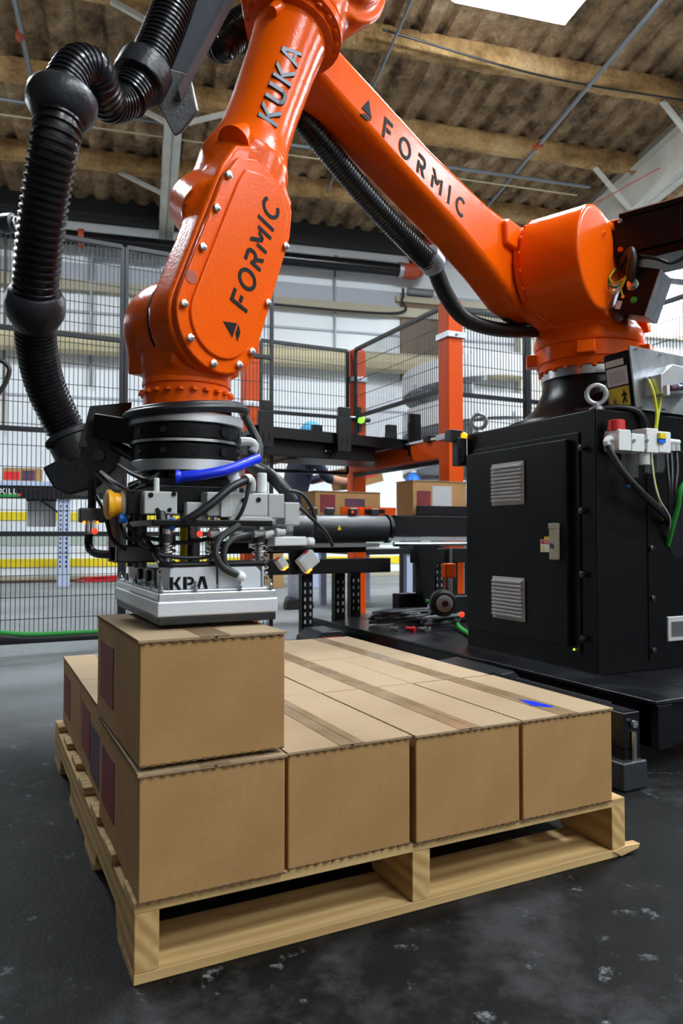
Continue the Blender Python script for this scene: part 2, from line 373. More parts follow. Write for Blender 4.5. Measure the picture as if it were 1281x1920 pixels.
# ribbed roof deck covered in lumpy brown sprayed foam
def ceiling():
    mb = MB(); na, nb = 600, 140; a0, a1, b0, b1 = -13.0, 17.0, -8.5, 11.2
    rnd = random.Random(3); lump = [[rnd.uniform(-1, 1) for _ in range(60)] for _ in range(60)]
    def ln(x, y):
        i, j = int(x), int(y); fx, fy = x-i, y-j; g = lambda p, q: lump[p % 60][q % 60]
        fx = fx*fx*(3-2*fx); fy = fy*fy*(3-2*fy)
        return (g(i,j)*(1-fx)+g(i+1,j)*fx)*(1-fy)+(g(i,j+1)*(1-fx)+g(i+1,j+1)*fx)*fy
    for j in range(nb+1):
        b = b0+(b1-b0)*j/nb
        for i in range(na+1):
            a = a0+(a1-a0)*i/na
            ph = (a/0.30) % 1.0
            rib = 0.070*min(1.0, max(0.0, (0.25-abs(ph-0.40))/0.08))
            z = roof_z(b)+rib+0.012*ln((a+20)*3.1, (b+20)*2.3)+0.012*ln((a+20)*8, (b+20)*7)
            mb.v.append(tuple(bl(a, b, z)))
    n = na+1
    for j in range(nb):
        for i in range(na): mb.f.append((j*n+i, j*n+i+1, (j+1)*n+i+1, (j+1)*n+i))
    return struct(obj('ceiling', mb, FOAM, smooth=50))
ceil = ceiling()
for k, b in enumerate((-8.2, -6.8, -5.4, -3.9, -2.4, -0.95, 0.5, 1.95, 3.4, 4.85, 6.3, 7.68, 9.22, 10.72)):
    mb = MB(); rg = []; rnd = random.Random(k)
    for i in range(121):
        a = -13+30*i/120; dz = rnd.uniform(-.012, .012); dw = rnd.uniform(-.012, .012)
        z = roof_z(b)
        rg.append([bl(a, b-.09-dw, z+.02), bl(a, b-.10-dw, z-.15+dz), bl(a, b-.06, z-.21+dz), bl(a, b+.06, z-.21+dz), bl(a, b+.10+dw, z-.15+dz), bl(a, b+.09+dw, z+.02)])
    mb.rings(rg); obj('purlin', mb, FOAM2, ceil, smooth=60)
# back wall: painted block with horizontal ledges
wall = struct(obj('wall_back', box(-13, 17, WALL, WALL+0.3, -0.1, 5.45, MBL), WALLM, smooth=0))
obj('dark_gap_strip', box(-13, 17, WALL-0.12, WALL+0.25, 5.42, 5.85, MBL), DARKGAP, wall, smooth=0)  # dark strip standing in for the dark gap between wall and roof
for (z0, z1, dp, m_) in ((5.28, 5.36, .05, WALLM), (4.50, 4.78, .03, WALLB), (4.34, 4.50, .12, WALLT), (4.02, 4.06, .03, WALLB),
                         (3.56, 3.72, .10, WALLT), (2.72, 2.76, .02, WALLB)):
    obj('ledge', box(-13, 17, WALL-dp, WALL+.02, z0, z1, MBL), m_, wall, bevel=.008)
for (z0, z1, dp, m_, nm) in ((0.89, 1.01, .02, YELLOW, 'painted_stripe'), (0.20, 0.32, .02, YELLOW, 'painted_stripe'), (0.52, 0.66, .015, GREENB, 'painted_stripe')):
    obj(nm, box(-13, 17, WALL-dp, WALL+.01, z0, z1, MBL), m_, wall, smooth=0)
obj('kick_strip', box(-13, 17, WALL-.05, WALL+.01, 0, .07, MBL), WALLT, wall, smooth=0)
# the hall goes on to the sides and behind the camera
struct(obj('wall_left', box(-13.3, -13, -8.5, WALL+.3, -.1, 8.2, MBL), HALLWALL, smooth=0))
struct(obj('wall_right', box(17, 17.3, -8.5, WALL+.3, -.1, 8.2, MBL), HALLWALL, smooth=0))
struct(obj('wall_front', box(-13.3, 17.3, -8.8, -8.5, -.1, 8.2, MBL), CAM_WHITE, smooth=0))
# brown recessed doorway panel beside the pipe
d1 = struct(obj('door_1', box(4.20, 5.12, WALL-.06, WALL+.02, 3.30, 4.60, MBL), BROWN, smooth=0))
obj('lintel', box(4.1, 6.6, WALL-.10, WALL+.02, 4.60, 4.70, MBL), WALLT, d1, smooth=0)
obj('roller_drum', MB().cyl(bl(4.3, WALL-.12, 4.78), bl(4.75, WALL-.12, 4.78), .06), CONDUIT, d1)
# white pilasters of the far right wall
for a, wd in ((6.35, .55), (7.6, .30)):
    obj('pilaster', box(a, a+wd, WALL-.22, WALL+.02, 0, 5.3, MBL), CAM_WHITE, wall, smooth=0)

# rafters, their fly braces
def rafter(name, a, b0, b1, w0, w1, drop0, drop1, label):
    t = empty(name, bl(a, b1, 0)); inv = bl(a, b1, 0)
    def P(a_, b_, z_): return bl(a_, b_, z_)-inv
    mb = MB(); rg = []
    for (b, wd, dr) in ((b0, w0, drop0), (b1, w1, drop1)):
        z = roof_z(b)-.20; h = .014
        rg.append([P(a-wd/2, b, z-dr), P(a+wd/2, b, z-dr), P(a+wd/2, b, z-dr+h), P(a-wd/2, b, z-dr+h)])
    obj('bottom_flange', MB().rings(rg), CAM_WHITE, t, smooth=0)
    rg = []
    for (b, wd, dr) in ((b0, w0, drop0), (b1, w1, drop1)):
        z = roof_z(b)-.20
        rg.append([P(a-.012, b, z-dr), P(a+.012, b, z-dr), P(a+.012, b, z+.2), P(a-.012, b, z+.2)])
    obj('web', MB().rings(rg), CAM_WHITE, t, smooth=0)
    rg = []
    for (b, wd) in ((b0, w0), (b1, w1)):
        z = roof_z(b)-.20
        rg.append([P(a-wd/2, b, z-.014), P(a+wd/2, b, z-.014), P(a+wd/2, b, z), P(a-wd/2, b, z)])
    obj('top_flange', MB().rings(rg), CAM_WHITE, t, smooth=0)
    t['drop'] = drop0
    for b in (4.85, 6.3, 7.68, 9.22):
        if not b0 < b <= b1: continue
        f = (b-b0)/(b1-b0); dr = drop0+(drop1-drop0)*f; z = roof_z(b)-.2
        for s in (-1, 1):
            obj('fly_brace', MB().bar(P(a+s*.05, b, z-dr+.03), P(a+s*.66, b-.02, z-.02), .05, .05), CAM_WHITE, t, smooth=0)
    tag(t, label, 'roof beam'); struct(t); del t['category']
    return t
rafter('trim_1', .33, -4.5, 10.45, .15, .22, .30, .28, 'white steel roof beam with diagonal braces above the left mesh fence')
rafter('trim_2', 6.72, -4.5, 10.45, .24, .26, .75, .55, 'deep white steel roof beam rising to the upper right corner')
rafter('trim_3', 13.0, -4.5, 10.45, .24, .26, .75, .55, 'white steel roof beam far right of the hall')

# fluorescent fixtures: two seen, the rest unseen, several added to brighten fronts and wall
FIX = [(3.50, 5.02), (9.07, 9.75), (3.55, 1.5), (9.05, 5.62), (9.05, 1.5), (3.55, -2.6), (9.05, -2.6), (3.55, -6.7), (9.05, -6.7), (-2.6, 5.2), (-7.3, 9.75), (14.5, 9.75), (14.5, 5.62)]
FLAB = ['bright fluorescent ceiling light at the top of the picture', 'bright ceiling light behind the black duct on the right']
for k, (a, b) in enumerate(FIX):
    z = roof_z(b)-.42; t = empty('ceiling_light', bl(a, b, z)); t.rotation_euler = (0, 0, math.atan2(E1.y, E1.x))
    obj('housing', MB().prism([(-.30,0),(.30,0),(.22,.09),(-.22,.09)], (-.63,0,0), (0,1,0), (0,0,1), (1.26,0,0)), LAMPW, t, smooth=0)
    obj('lens', box(-.60, .60, -.27, .27, -.03, .0), LENS, t, smooth=0)
    for s in (-.45, .45): obj('suspension_wire', MB().cyl((s,0,.09), (s,0,.36), .004, n=6), CONDUIT, t)
    tag(t, FLAB[k] if k < 2 else 'unseen fluorescent ceiling light added to light the hall', 'ceiling light', 'ceiling lights')

# conduits and hanger rods under the roof
def conduit(pts, r, label, clips=(), m=CONDUIT, name='conduit'):
    t = obj(name, MB().tube(pts, r, 8), m); tag(t, label, 'conduit' if name == 'conduit' else 'pipe')
    for p in clips: obj('red_clamp', MB().cyl(Vector(p)-Vector((0,.05,0)), Vector(p)+Vector((0,.05,0)), r*1.7, n=10), REDFIT, t)
    return t
def rb(a, b, dr): return bl(a, b, roof_z(b)-dr)
conduit([rb(5.0, 3.0, .26), rb(5.0, 9.2, .26)], .026, 'long grey conduit crossing the ceiling diagonally on the right', [rb(5.0, 7.35, .26)])
conduit([rb(2.55, 3.0, .26), rb(2.55, 9.0, .26)], .016, 'thin grey conduit on the ceiling above the long arm')
conduit([rb(-1.25, 4.0, .26), rb(-1.22, 8.3, .26)], .026, 'grey conduit in the upper left corner of the ceiling', [rb(-1.25, 6.9, .26)])
conduit([rb(1.0, 7.98, .30), rb(6.2, 7.98, .30)], .022, 'grey pipe running across the ceiling behind the long arm')
conduit([rb(-5, 7.9, .30), rb(.2, 7.9, .30)], .020, 'grey pipe crossing the ceiling behind the black hose loop')
conduit([rb(-5, 8.1, .34), rb(6.1, 8.15, .34)], .010, 'thin brownish cable strung across the ceiling', m=CREAM)
conduit([rb(3.2, 8.0, .36), rb(4.7, 8.5, .62), rb(5.6, 8.3, .80), rb(6.6, 7.0, .55)], .008, 'thin red cable sagging below the roof on the right', m=REDFIT)
conduit([rb(2.4, 6.0, .23), rb(4.4, 6.2, .25), rb(6.4, 6.2, .23)], .012, 'black cable along the upper ceiling purlin', m=RUBBER)

# pipework on the back wall
pw = empty('sprinkler_pipe', bl(2, WALL-.25, 5.05)); o0 = pw.location
def q(a, b, z): return bl(a, b, z)-o0
obj('main_pipe', MB().cyl(q(-12, WALL-.3, 5.05), q(4.15, WALL-.3, 5.05), .105, n=20), BLACKS, pw)
obj('elbow', MB().tube([q(4.1, WALL-.3, 5.05), q(4.32, WALL-.3, 5.05), q(4.42, WALL-.3, 5.12), q(4.42, WALL-.3, 5.26)], .13, 16), REDFIT, pw)
obj('riser', MB().cyl(q(4.42, WALL-.3, 5.25), q(4.42, WALL-.3, 5.42), .09), CONDUIT, pw)
obj('elbow', MB().tube([q(4.42, WALL-.3, 5.34), q(4.42, WALL-.3, 5.44), q(4.50, WALL-.3, 5.52), q(4.75, WALL-.3, 5.52)], .13, 16), REDFIT, pw)
obj('collar', MB().cyl(q(4.06, WALL-.3, 5.05), q(4.13, WALL-.3, 5.05), .135, n=20), GALV, pw)
obj('coupling', MB().cyl(q(4.42, WALL-.3, 5.22), q(4.42, WALL-.3, 5.28), .15, n=20), REDFIT, pw)
obj('coupling', MB().cyl(q(-.93, WALL-.3, 5.05), q(-.85, WALL-.3, 5.05), .14, n=20), REDFIT, pw)
tag(pw, 'black sprinkler pipe with red elbows high on the white wall', 'pipe')
conduit([bl(1.0, WALL-.16, 4.36), bl(3.95, WALL-.16, 4.36), bl(4.18, WALL-.16, 4.62), bl(4.2, WALL-.16, 4.80)], .022, 'thin dark pipe stepping up on the back wall below the sprinkler pipe', m=RUBBER, name='wall_pipe')
conduit([bl(3.05, WALL-.06, 3.75), bl(3.05, WALL-.06, 5.15), bl(3.15, WALL-.06, 5.24), bl(3.9, WALL-.06, 5.24)], .018, 'thin grey hooked conduit on the back wall left of the red elbow', name='wall_pipe')
conduit([bl(-.75, WALL-.10, 2.9), bl(-.75, WALL-.10, 4.75), bl(-.66, WALL-.10, 4.85), bl(.3, WALL-.10, 4.85)], .026, 'grey hooked conduit on the wall behind the left mesh fence', name='wall_pipe')
conduit([bl(-12, WALL-.28, 3.48), bl(6.3, WALL-.28, 3.48)], .15, 'thick cream lagged pipe along the white back wall', m=CREAM, name='lagged_pipe')
conduit([bl(-1.95, WALL-.12, 2.2), bl(-1.95, WALL-.12, 5.3)], .02, 'brown vertical conduit on the wall at the left edge', m=BROWN, name='wall_pipe')

PTOP = .20
# ================================================================== guard fences of the cell
def on_y(x, y, Y): d = at(x, y, 1)-CAM; return CAM+d*((Y-CAM.y)/d.y)
def on_x(x, y, X): d = at(x, y, 1)-CAM; return CAM+d*((X-CAM.x)/d.x)
def on_z(x, y, Z): d = at(x, y, 1)-CAM; return CAM+d*((Z-CAM.z)/d.z)

def fence(p0, p1, z0, z1, rails, label, posts=(), pz0=0.0):
    p0 = Vector((*p0, 0)); p1 = Vector((*p1, 0)); t = empty('mesh_fence', p0); d = p1-p0; L_ = d.length; d.normalize()
    def tubes(name, a, b, r=.0125):
        return obj(name, MB().bar(a, b, r*2, r*2), FENCE, t, bevel=.003)
    for z in [z0, z1]+list(rails): tubes('rail', Vector((0,0,z)), d*L_+Vector((0,0,z)), .014)
    for l in (0.0, L_): tubes('frame_upright', d*l+Vector((0,0,z0)), d*l+Vector((0,0,z1)), .012)
    mb = MB(); wr = .0019
    k = int(L_/.0245)
    for i in range(1, k):
        c = d*(L_*i/k); mb.bar(c+Vector((0,0,z0)), c+Vector((0,0,z1)), wr*2, wr*2)
    k = int((z1-z0)/.119)
    for i in range(1, k): z = z0+(z1-z0)*i/k; mb.bar(Vector((0,0,z)), d*L_+Vector((0,0,z)), wr*2, wr*2)
    m = obj('wire_mesh', mb, FENCE, t, smooth=0); m['kind'] = 'stuff'
    for l in posts:
        obj('post', MB().bar(d*l+Vector((0,0,pz0)), d*l+Vector((0,0,z1+.01)), .042, .042), FENCE, t, bevel=.004)
        obj('foot_plate', box(d.x*l-.05, d.x*l+.05, d.y*l-.05, d.y*l+.05, pz0, pz0+.01), FENCE, t, smooth=0)
    tag(t, label, 'fence')
    return t
fence((-2.2, 3.35), (.545, 3.35), .08, 2.40, (1.835, 1.27, .68), 'tall black wire mesh fence panel behind the long black hose')
fence((.570, 3.35), (1.50, 3.35), .08, 2.40, (1.835, .68), 'black wire mesh fence panel behind the orange robot wrist')
fence((1.72, 4.146), (2.46, 4.146), 1.17, 2.165, (1.62,), 'small black mesh panel between two orange posts above the tray')
fence((2.50, 4.07), (2.50, 2.84), 1.15, 2.165, (1.62,), 'black mesh panel reaching toward the orange post nearest the cabinet')
fence((2.57, 2.83), (3.55, 2.83), .22, 2.165, (1.60,), 'black mesh panel in front of the white spiral, right of the orange post', (.62,), PTOP)
fence((3.72, 2.83), (3.72, .9), .15, 2.165, (1.60,), 'black mesh panel at the right edge behind the steel junction box')

def orange_post(x, y, z0, z1, label, clamps=(), sz=.115):
    t = empty('orange_post', (x, y, z0)); h = sz/2
    obj('tube', box(-h, h, -h, h, 0, z1-z0), ORANGE2, t, bevel=.008)
    obj('end_cap', box(-h+.006, h-.006, -h+.006, h-.006, z1-z0, z1-z0+.012), REDFIT, t, bevel=.004)
    for z in clamps:
        c = obj('clamp', box(-h-.012, h+.012, -h-.012, h+.012, z-z0-.02, z-z0+.02), GALV, t, bevel=.004)
        obj('clamp_bolt', MB().cyl((0, -h-.02, z-z0), (0, -h-.004, z-z0), .010, n=8), STEEL, c)
    for dz in (.28, .30):
        for s in (-.02, .02):
            obj('hole', MB().cyl((s, -h-.001, (z1-z0)*.42+dz), (s, -h+.004, (z1-z0)*.42+dz), .006, n=10), PRINT, t)
    tag(t, label, 'post', 'orange machine posts')
    return t
orange_post(1.63, 4.146, 0, 2.30, 'orange square steel post directly behind the robot wrist', (1.66, 1.0))
orange_post(2.545, 4.146, 0, 2.165, 'orange square steel post with a small green lamp on it', (1.93,))
orange_post(2.505, 2.76, PTOP, 2.165, 'orange square steel post nearest the black cabinet', (1.95, 1.30))
t = empty('cross_beam', (2.505, 3.45, 1.17)); obj('beam', box(-.045, .045, -.63, .64, 0, .12), ORANGE2, t, bevel=.006)
obj('white_guide', box(-.055, -.02, -.60, .55, .125, .14), WHITEP, t, smooth=0)
for s in (-.5, .5): obj('bracket', box(-.07, .03, s-.03, s+.03, .12, .155), DARKFRAME, t, smooth=0)
tag(t, 'orange horizontal beam joining two orange posts under the black tray', 'beam')
t = empty('signal_lamp', (2.53, 4.07, 1.60))
obj('bracket', box(-.012, .012, -.012, .012, -.10, .10), DARKFRAME, t, smooth=0)
obj('barrel', MB().cyl((-.10, -.02, 0), (.08, -.02, 0), .022), DKSTEEL, t)
obj('lens', MB().ball((0, -.03, 0), .034), LEDG, t)
obj('cable', MB().tube([(-.10,-.02,0), (-.16,-.02,-.05), (-.17,-.02,-.2), (-.17,-.02,-.34)], .009, 8), RUBBER, t)
tag(t, 'small round green glowing sensor lamp on an orange post', 'lamp')

# black tray shelf with upright brackets
t = empty('tray_shelf', (2.05, 3.6, 1.28))
obj('tray', MB().prism([(-.75,-.42),(.66,-.36),(.66,.42),(-.75,.42)], (0,0,0.02), (1,0,0), (0,1,0), (0,0,.035)), BLACKS, t, bevel=.004)
obj('lip', MB().bar((-.75,-.42,.045), (.66,-.36,.015), .012, .07), BLACKS, t, smooth=0)
obj('underframe', MB().prism([(-.75,-.36),(.2,-.30),(.4,.1),(-.75,.1)], (0,0,-.10), (1,0,0), (0,1,0), (0,0,.11)), DARKFRAME, t, bevel=.006)
for x, y in ((-.66,-.44), (-.11,-.43), (.45,-.41), (.56,.1), (.05,.35)):
    b = obj('upright_bracket', box(x-.05, x+.05, y-.012, y+.012, -.06, .17), DARKFRAME, t, bevel=.004)
    obj('bracket_tab', box(x-.035, x+.045, y-.008, y+.03, .17, .235), DARKFRAME, b, bevel=.004)
    for s in (-.02, .02): obj('slot', box(x+s-.005, x+s+.005, y-.014, y-.011, -.02, .03), PRINT, b, smooth=0)
for x in (.0, .03): obj('screw', MB().cyl((x-.2, -.345, -.05), (x-.2, -.33, -.05), .007, n=8), STEEL, t)
obj('support_arm', box(-.45, -.39, -.30, .485, -.11, -.06), DARKFRAME, t, bevel=.003)
tag(t, 'wide black tray shelf with upright black brackets behind the gripper', 'shelf')

# ---------------------------------------------------------- conveyors
t = empty('belt_conveyor', (1.45, 2.47, 0))
obj('drum', MB().lathe((-.50,0,.709), (.40,0,.709), [(0,.064),(.01,.075),(.89,.075),(.90,.064)], 32), PLAST, t)
obj('belt', box(-.50, .40, .0, .34, .764, .784), RUBBER, t, bevel=.004)
obj('end_plate', MB().cyl((.40,0,.709), (.42,0,.709), .081, n=28), DARKFRAME, t)
for k in range(6):
    a = 2*PI*k/6; obj('plate_bolt', MB().cyl((.42,.06*math.cos(a),.709+.06*math.sin(a)), (.427,.06*math.cos(a),.709+.06*math.sin(a)), .007, n=8), STEEL, t)
obj('warning_triangle', MB().prism([(-.011,0),(.011,0),(0,.027)], (.075,-.0765,.700), (1,0,0), (0,0,1), (0,.004,0)), YELLOW, t, smooth=0)
obj('aluminium_rail', box(-.40, .36, -.01, .03, .606, .629), ALU, t, bevel=.003)
obj('cross_beam', box(-.55, .42, -.03, .03, .465, .545), DARKFRAME, t, bevel=.004)
obj('upper_beam', box(-.55, .42, .26, .32, .57, .64), DARKFRAME, t, bevel=.004)
tag(t, 'black belt conveyor with a large drum and yellow warning triangle', 'conveyor')
def perforated_leg(x, y, z0_, z1, label):
    t = empty('perforated_leg', (x, y, z0_)); z1 -= z0_
    obj('flange', box(-.030, -.024, -.026, .026, 0, z1), DARKFRAME, t, smooth=0)
    obj('web', box(-.030, .030, .020, .026, 0, z1), DARKFRAME, t, smooth=0)
    obj('face_strip', box(-.030, .030, -.026, -.020, 0, z1), DARKFRAME, t, smooth=0)
    z = .04
    while z < z1-.03:
        for q_ in (-.016, .016): obj('slot', box(q_-.0045, q_+.0045, -.0275, -.0255, z, z+.019), GREYP, t, smooth=0)
        z += .040
    tag(t, label, 'leg', 'perforated conveyor legs')
perforated_leg(1.375, 2.50, 0, .465, 'black slotted leg nearest the gripper sensor, left of the others')
perforated_leg(1.62, 2.60, PTOP, .465, 'black slotted leg between the two others under the conveyor')
perforated_leg(1.76, 2.68, PTOP, .465, 'black slotted leg just right of the orange post foot')
perforated_leg(2.30, 2.62, PTOP, .66, 'black slotted leg half hidden behind the dark lift frame')

t = empty('roller_conveyor', (2.30, 2.56, 0))
obj('side_beam', box(-.42, .75, -.14, -.10, .662, .785), BLACKS, t, bevel=.006)
obj('side_guard', box(-.26, .75, -.14, -.11, .787, .842), BLACKS, t, bevel=.004)
obj('back_beam', box(-.42, .12, .10, .13, .662, .785), BLACKS, t, bevel=.006)
for k in range(9): obj('roller', MB().cyl((-.38+.06*k, -.10, .763), (-.38+.06*k, .10, .763), .021, n=12), GALV, t)
obj('shaft', MB().cyl((-.44,-.17,.622), (.60,-.17,.622), .014, n=12), STEEL, t)
obj('bearing_block', box(.08, .14, -.20, -.15, .59, .655), GREYP, t, bevel=.006)
obj('lower_rail', box(-.46, .60, -.15, -.13, .64, .661), GALV, t, smooth=0)
tag(t, 'black powered roller conveyor ending behind the robot cabinet', 'conveyor')

def sensor(x, y, z, label, led=True):
    t = empty('photo_eye', (x, y, z)); obj('body', box(-.024, .024, -.017, .017, 0, .033), PLAST, t, bevel=.004)
    obj('top_cover', box(-.020, .020, -.014, .014, .033, .037), WHITEP, t, smooth=0)
    if led: obj('led', MB().ball((-.012, -.018, .014), .006, n=10, m=6), LEDR, t)
    tag(t, label, 'sensor', 'photo eyes on the conveyor')
sensor(1.40, 2.47, .785, 'leftmost small photo eye with red light on the conveyor drum')
sensor(1.50, 2.47, .785, 'small dark photo eye, second from the left on the conveyor drum', False)
sensor(1.64, 2.46, .785, 'small photo eye with red light beside the orange bracket')
sensor(1.78, 2.47, .785, 'small photo eye at the right end of the orange bracket', False)
t = empty('sensor_bracket', (1.74, 2.50, .785)); obj('plate', box(-.15, .20, 0, .010, 0, .045), ORANGE2, t, smooth=0)
for x in (-.08, .02, .10): obj('cutout', box(x-.025, x+.025, -.003, .0, .010, .033), PRINT, t, smooth=0)
obj('laser_spot', MB().ball((-.03,-.004,.038), .005, n=10, m=6), LEDR, t)
tag(t, 'orange sensor bracket with cutouts on top of the conveyor', 'bracket')

# ---------------------------------------------------------- cardboard cartons
BW, BD, BH = 0.2442, 0.4011, 0.1932
def notched(w_, d_, amp=.0016, pitch=.0115):
    """flap outline with a crushed, nibbled long edge"""
    p = [(0, 0)]; k = int(d_/pitch)
    for i in range(k): p += [(w_, d_*(i+.25)/k), (w_-amp, d_*(i+.5)/k), (w_-amp, d_*(i+.8)/k)]
    return p[:1]+[(w_, 0)]+p[1:]+[(w_, d_), (0, d_)]
def carton(loc, rz, label, bw=BW, bd=BD, bh=BH, prints=False, group='cartons on the pallet', tape=True, side='x', taped_front=True, open_gap=.004, matb=CARD, matt=CARDT):
    t = empty('cardboard_box', loc, rz)
    g = .0025
    bod = MB(); c = .004
    obj('body', MB().box(g, bw-g, g, bd-g, 0, bh-.004), matb, t, bevel=.003)
    f = MB().prism(notched(bw/2-open_gap/2, bd), (bw/2-open_gap/2, bd, bh-.004), (-1,0,0), (0,-1,0), (0,0,.004)); obj('top_flap', f, matt, t, smooth=0)
    f = MB().prism(notched(bw/2-open_gap/2, bd), (bw/2+open_gap/2, 0, bh-.004), (1,0,0), (0,1,0), (0,0,.004)); obj('top_flap', f, matt, t, smooth=0)
    obj('top_seam', box(bw/2-open_gap/2, bw/2+open_gap/2, .004, bd-.004, bh-.0045, bh-.002), CARDE, t, smooth=0)
    # frayed cut edge line along the front and rear top edges
    e = MB()
    k = 15
    for i in range(k):
        x = bw*(i+.2)/k; e.box(x, x+bw/k*random.uniform(.3, .75), -.0006, .0015, bh-.0065, bh-.0035)
        e.box(x, x+bw/k*random.uniform(.3, .75), -.0006, .0015, .001, .004)
    o = obj('frayed_edge', e, CARDE, t, smooth=0); o['kind'] = 'stuff'
    if tape:
        tp = obj('tape', box(bw/2-.024, bw/2+.024, -.0008, bd+.0008, bh-.0005, bh+.0008), TAPE, t, smooth=0)
    if prints:
        obj('red_print', box(.0014, .0024, bd*.55, bd*.90, bh*.22, bh*.78), REDPRINT, t, smooth=0)
        if prints == 2: obj('navy_print', box(.0014, .0024, bd*.14, bd*.52, bh*.12, bh*.70), BLUEPRINT, t, smooth=0)
    tag(t, label, 'box', group)
    return t
PZ = 0.121
rows = ['front', 'middle', 'back']; cols = ['leftmost', 'second', 'third', 'rightmost']
LAB = {
 (0,0): 'front left corner box directly under the box held by the gripper',
 (1,0): 'front row box with one wide face, second from the left corner',
 (2,0): 'front row box third from the left, between two taped boxes',
 (3,0): 'front right corner box with a blue mark on its tape',
 (0,1): 'middle row box at the left edge with purple-red print on its side',
 (1,1): 'middle row box hidden mostly behind the lifted box',
 (2,1): 'middle row box third from the left, tape split down its top',
 (3,1): 'middle row box along the right edge of the pallet load',
 (0,2): 'back left corner box, its pale top seen left of the lifted box',
 (1,2): 'back row box hidden behind the lifted box, second from the left',
 (2,2): 'back row box third from the left beside the gripper box',
 (3,2): 'back right corner box nearest the black base plate',
}
for j in range(3):
    for i in range(4):
        dx = (0.0, .012, .014)[j] if i == 0 else (0, -.004, -.006)[j]*(1 if i == 3 else 0)+random.uniform(-.001, .001)
        bx_ = .0016+BW*i+dx; by_ = -.0093+BD*j+.001*i*(1 if j else 0)+ (.006 if (i == 1 and j == 0) else 0)
        w_ = BW-.003-(dx if i == 0 else 0)
        t = carton((bx_, by_, PZ), R(random.uniform(-.35, .35)), LAB[(i, j)], bw=w_, bd=BD-.002, prints=(2 if j == 1 else 1) if i == 0 else False, open_gap=(.004 if (i, j) not in ((1,0),(2,0)) else .006))
        if (i, j) in ((1,0), (2,0), (3,0), (2,1)):
            a_, b_, c_ = {(1,0): (.004, .02, .92), (2,0): (.006, .06, .60), (3,0): (-.005, .25, .95), (2,1): (.004, .1, .8)}[(i, j)]
            obj('tape_slit', box(w_/2+a_, w_/2+a_+.0022, BD*b_, BD*c_, BH+.0006, BH+.0011), CARDE, t, smooth=0)
        if (i, j) == (3, 0):
            obj('blue_mark', MB().prism([(0,0),(.024,-.028),(.036,-.025),(.030,.03),(.014,.06)], (w_/2-.022, .085, BH+.0008), (1,0,0), (0,1,0), (0,0,.0006)), BLUE, t, smooth=0)
held = carton((.003, .0, .3205), R(.6), 'single cardboard box lifted by the vacuum gripper above the pallet load', group='cartons moved by the robot', prints=1)

# ---------------------------------------------------------- pallet
pal = empty('wooden_pallet', (0, 0, 0))
st = MB()
prof = [(0,0),(.15,0),(.165,.034),(.38,.034),(.395,0),(.82,0),(.835,.034),(1.05,.034),(1.065,0),(1.219,0),(1.219,.089),(0,.089)]
st.prism(prof, (0,0,0), (0,1,0), (0,0,1), (.038,0,0))
s0 = obj('stringer', st, WOODY, pal, bevel=.002); s0.location = (0, 0, .0159)
for s, x in zip(copies(s0, 3), (0, .489, .978)): s.location = (x, 0, .0159); s.parent = pal
deck = obj('deck_board', box(0, 1.016, 0, .089, 0, .0159), WOODX, pal, bevel=.0015)
ys = [0, .19, .38, .565, .75, .94, 1.13]
for dkb, y in zip(copies(deck, len(ys)), ys): dkb.location = (random.uniform(-.004, .004), y, .1049); dkb.parent = pal
bot = obj('bottom_board', box(0, 1.016, 0, .14, 0, .0159), WOODX, pal, bevel=.0015)
for dkb, y in zip(copies(bot, 4), (0, .42, .70, 1.079)): dkb.location = (0, y, 0); dkb.parent = pal
obj('splinter', MB().prism([(0,0),(.05,.008),(.055,.016),(.01,.018),(-.02,.012)], (1.0,-.004,.002), (1,0,0), (0,0,1), (0,.02,0)), WOODX, pal, smooth=0)
tag(pal, 'pale pine pallet carrying the layer of cardboard boxes', 'pallet')

# ---------------------------------------------------------- base plate of the cell
t = empty('base_platform', (1.5, 1.5, 0))
obj('top_plate', box(.02, 2.2, -1.15, 1.30, PTOP-.012, PTOP), PLATE, t, bevel=.003)
obj('side_channel', box(.03, .09, -1.15, 1.3, .06, PTOP-.013), BLACKS, t, bevel=.004)
obj('front_channel', box(.03, 2.2, -1.13, -1.07, .06, PTOP-.013), BLACKS, t, bevel=.004)
obj('seam', box(.25, .254, -1.15, 1.3, PTOP, PTOP+.001), PRINT, t, smooth=0)
for y in (-1.0, 0, 1.0): obj('foot', MB().cyl((.06,y,0), (.06,y,.06), .03), DKSTEEL, t)
tag(t, 'black steel base plate under the robot cabinet', 'platform')
t = empty('fork_guide', (1.36, .29, 0))
pr = MB(); pr.box(-.03, .03, 0, .62, .10, .20); obj('channel', pr, BLACKS, t, bevel=.004)
obj('channel_inside', box(-.022, .022, .01, .60, .2, .2008), PRINT, t, smooth=0)
obj('edge_strip', box(.024, .03, .1, .50, .2, .204), STEEL, t, smooth=0)
obj('hinge_block', box(-.03, .03, 0, .08, .06, .11), BLACKS, t, bevel=.004)
obj('foot_pad', box(-.055, .035, -.02, .09, 0, .075), PLAST, t, bevel=.006)
obj('adjusting_bolt', MB().cyl((.0,-.005,.075), (.0,-.005,.15), .008, n=10), STEEL, t)
obj('bolt_head', MB().cyl((.0,-.004,.17), (.0,-.012,.17), .010, n=8), GALV, t)
tag(t, 'black steel pallet guide with a foot beside the front right box', 'pallet guide')
t = empty('sensor_housing', (1.42, 1.05, .12))
obj('body', MB().prism([(-.07,0),(.07,0),(.07,.05),(.03,.085),(-.07,.075)], (0,-.17,0), (1,0,0), (0,0,1), (0,.34,0)), PLAST, t, bevel=.006)
obj('front_window', box(-.06, .06, -.175, -.17, .01, .05), BLACKS, t, smooth=0)
obj('cable_plug', MB().cyl((.075,-.1,.03), (.10,-.1,.03), .014), DKSTEEL, t)
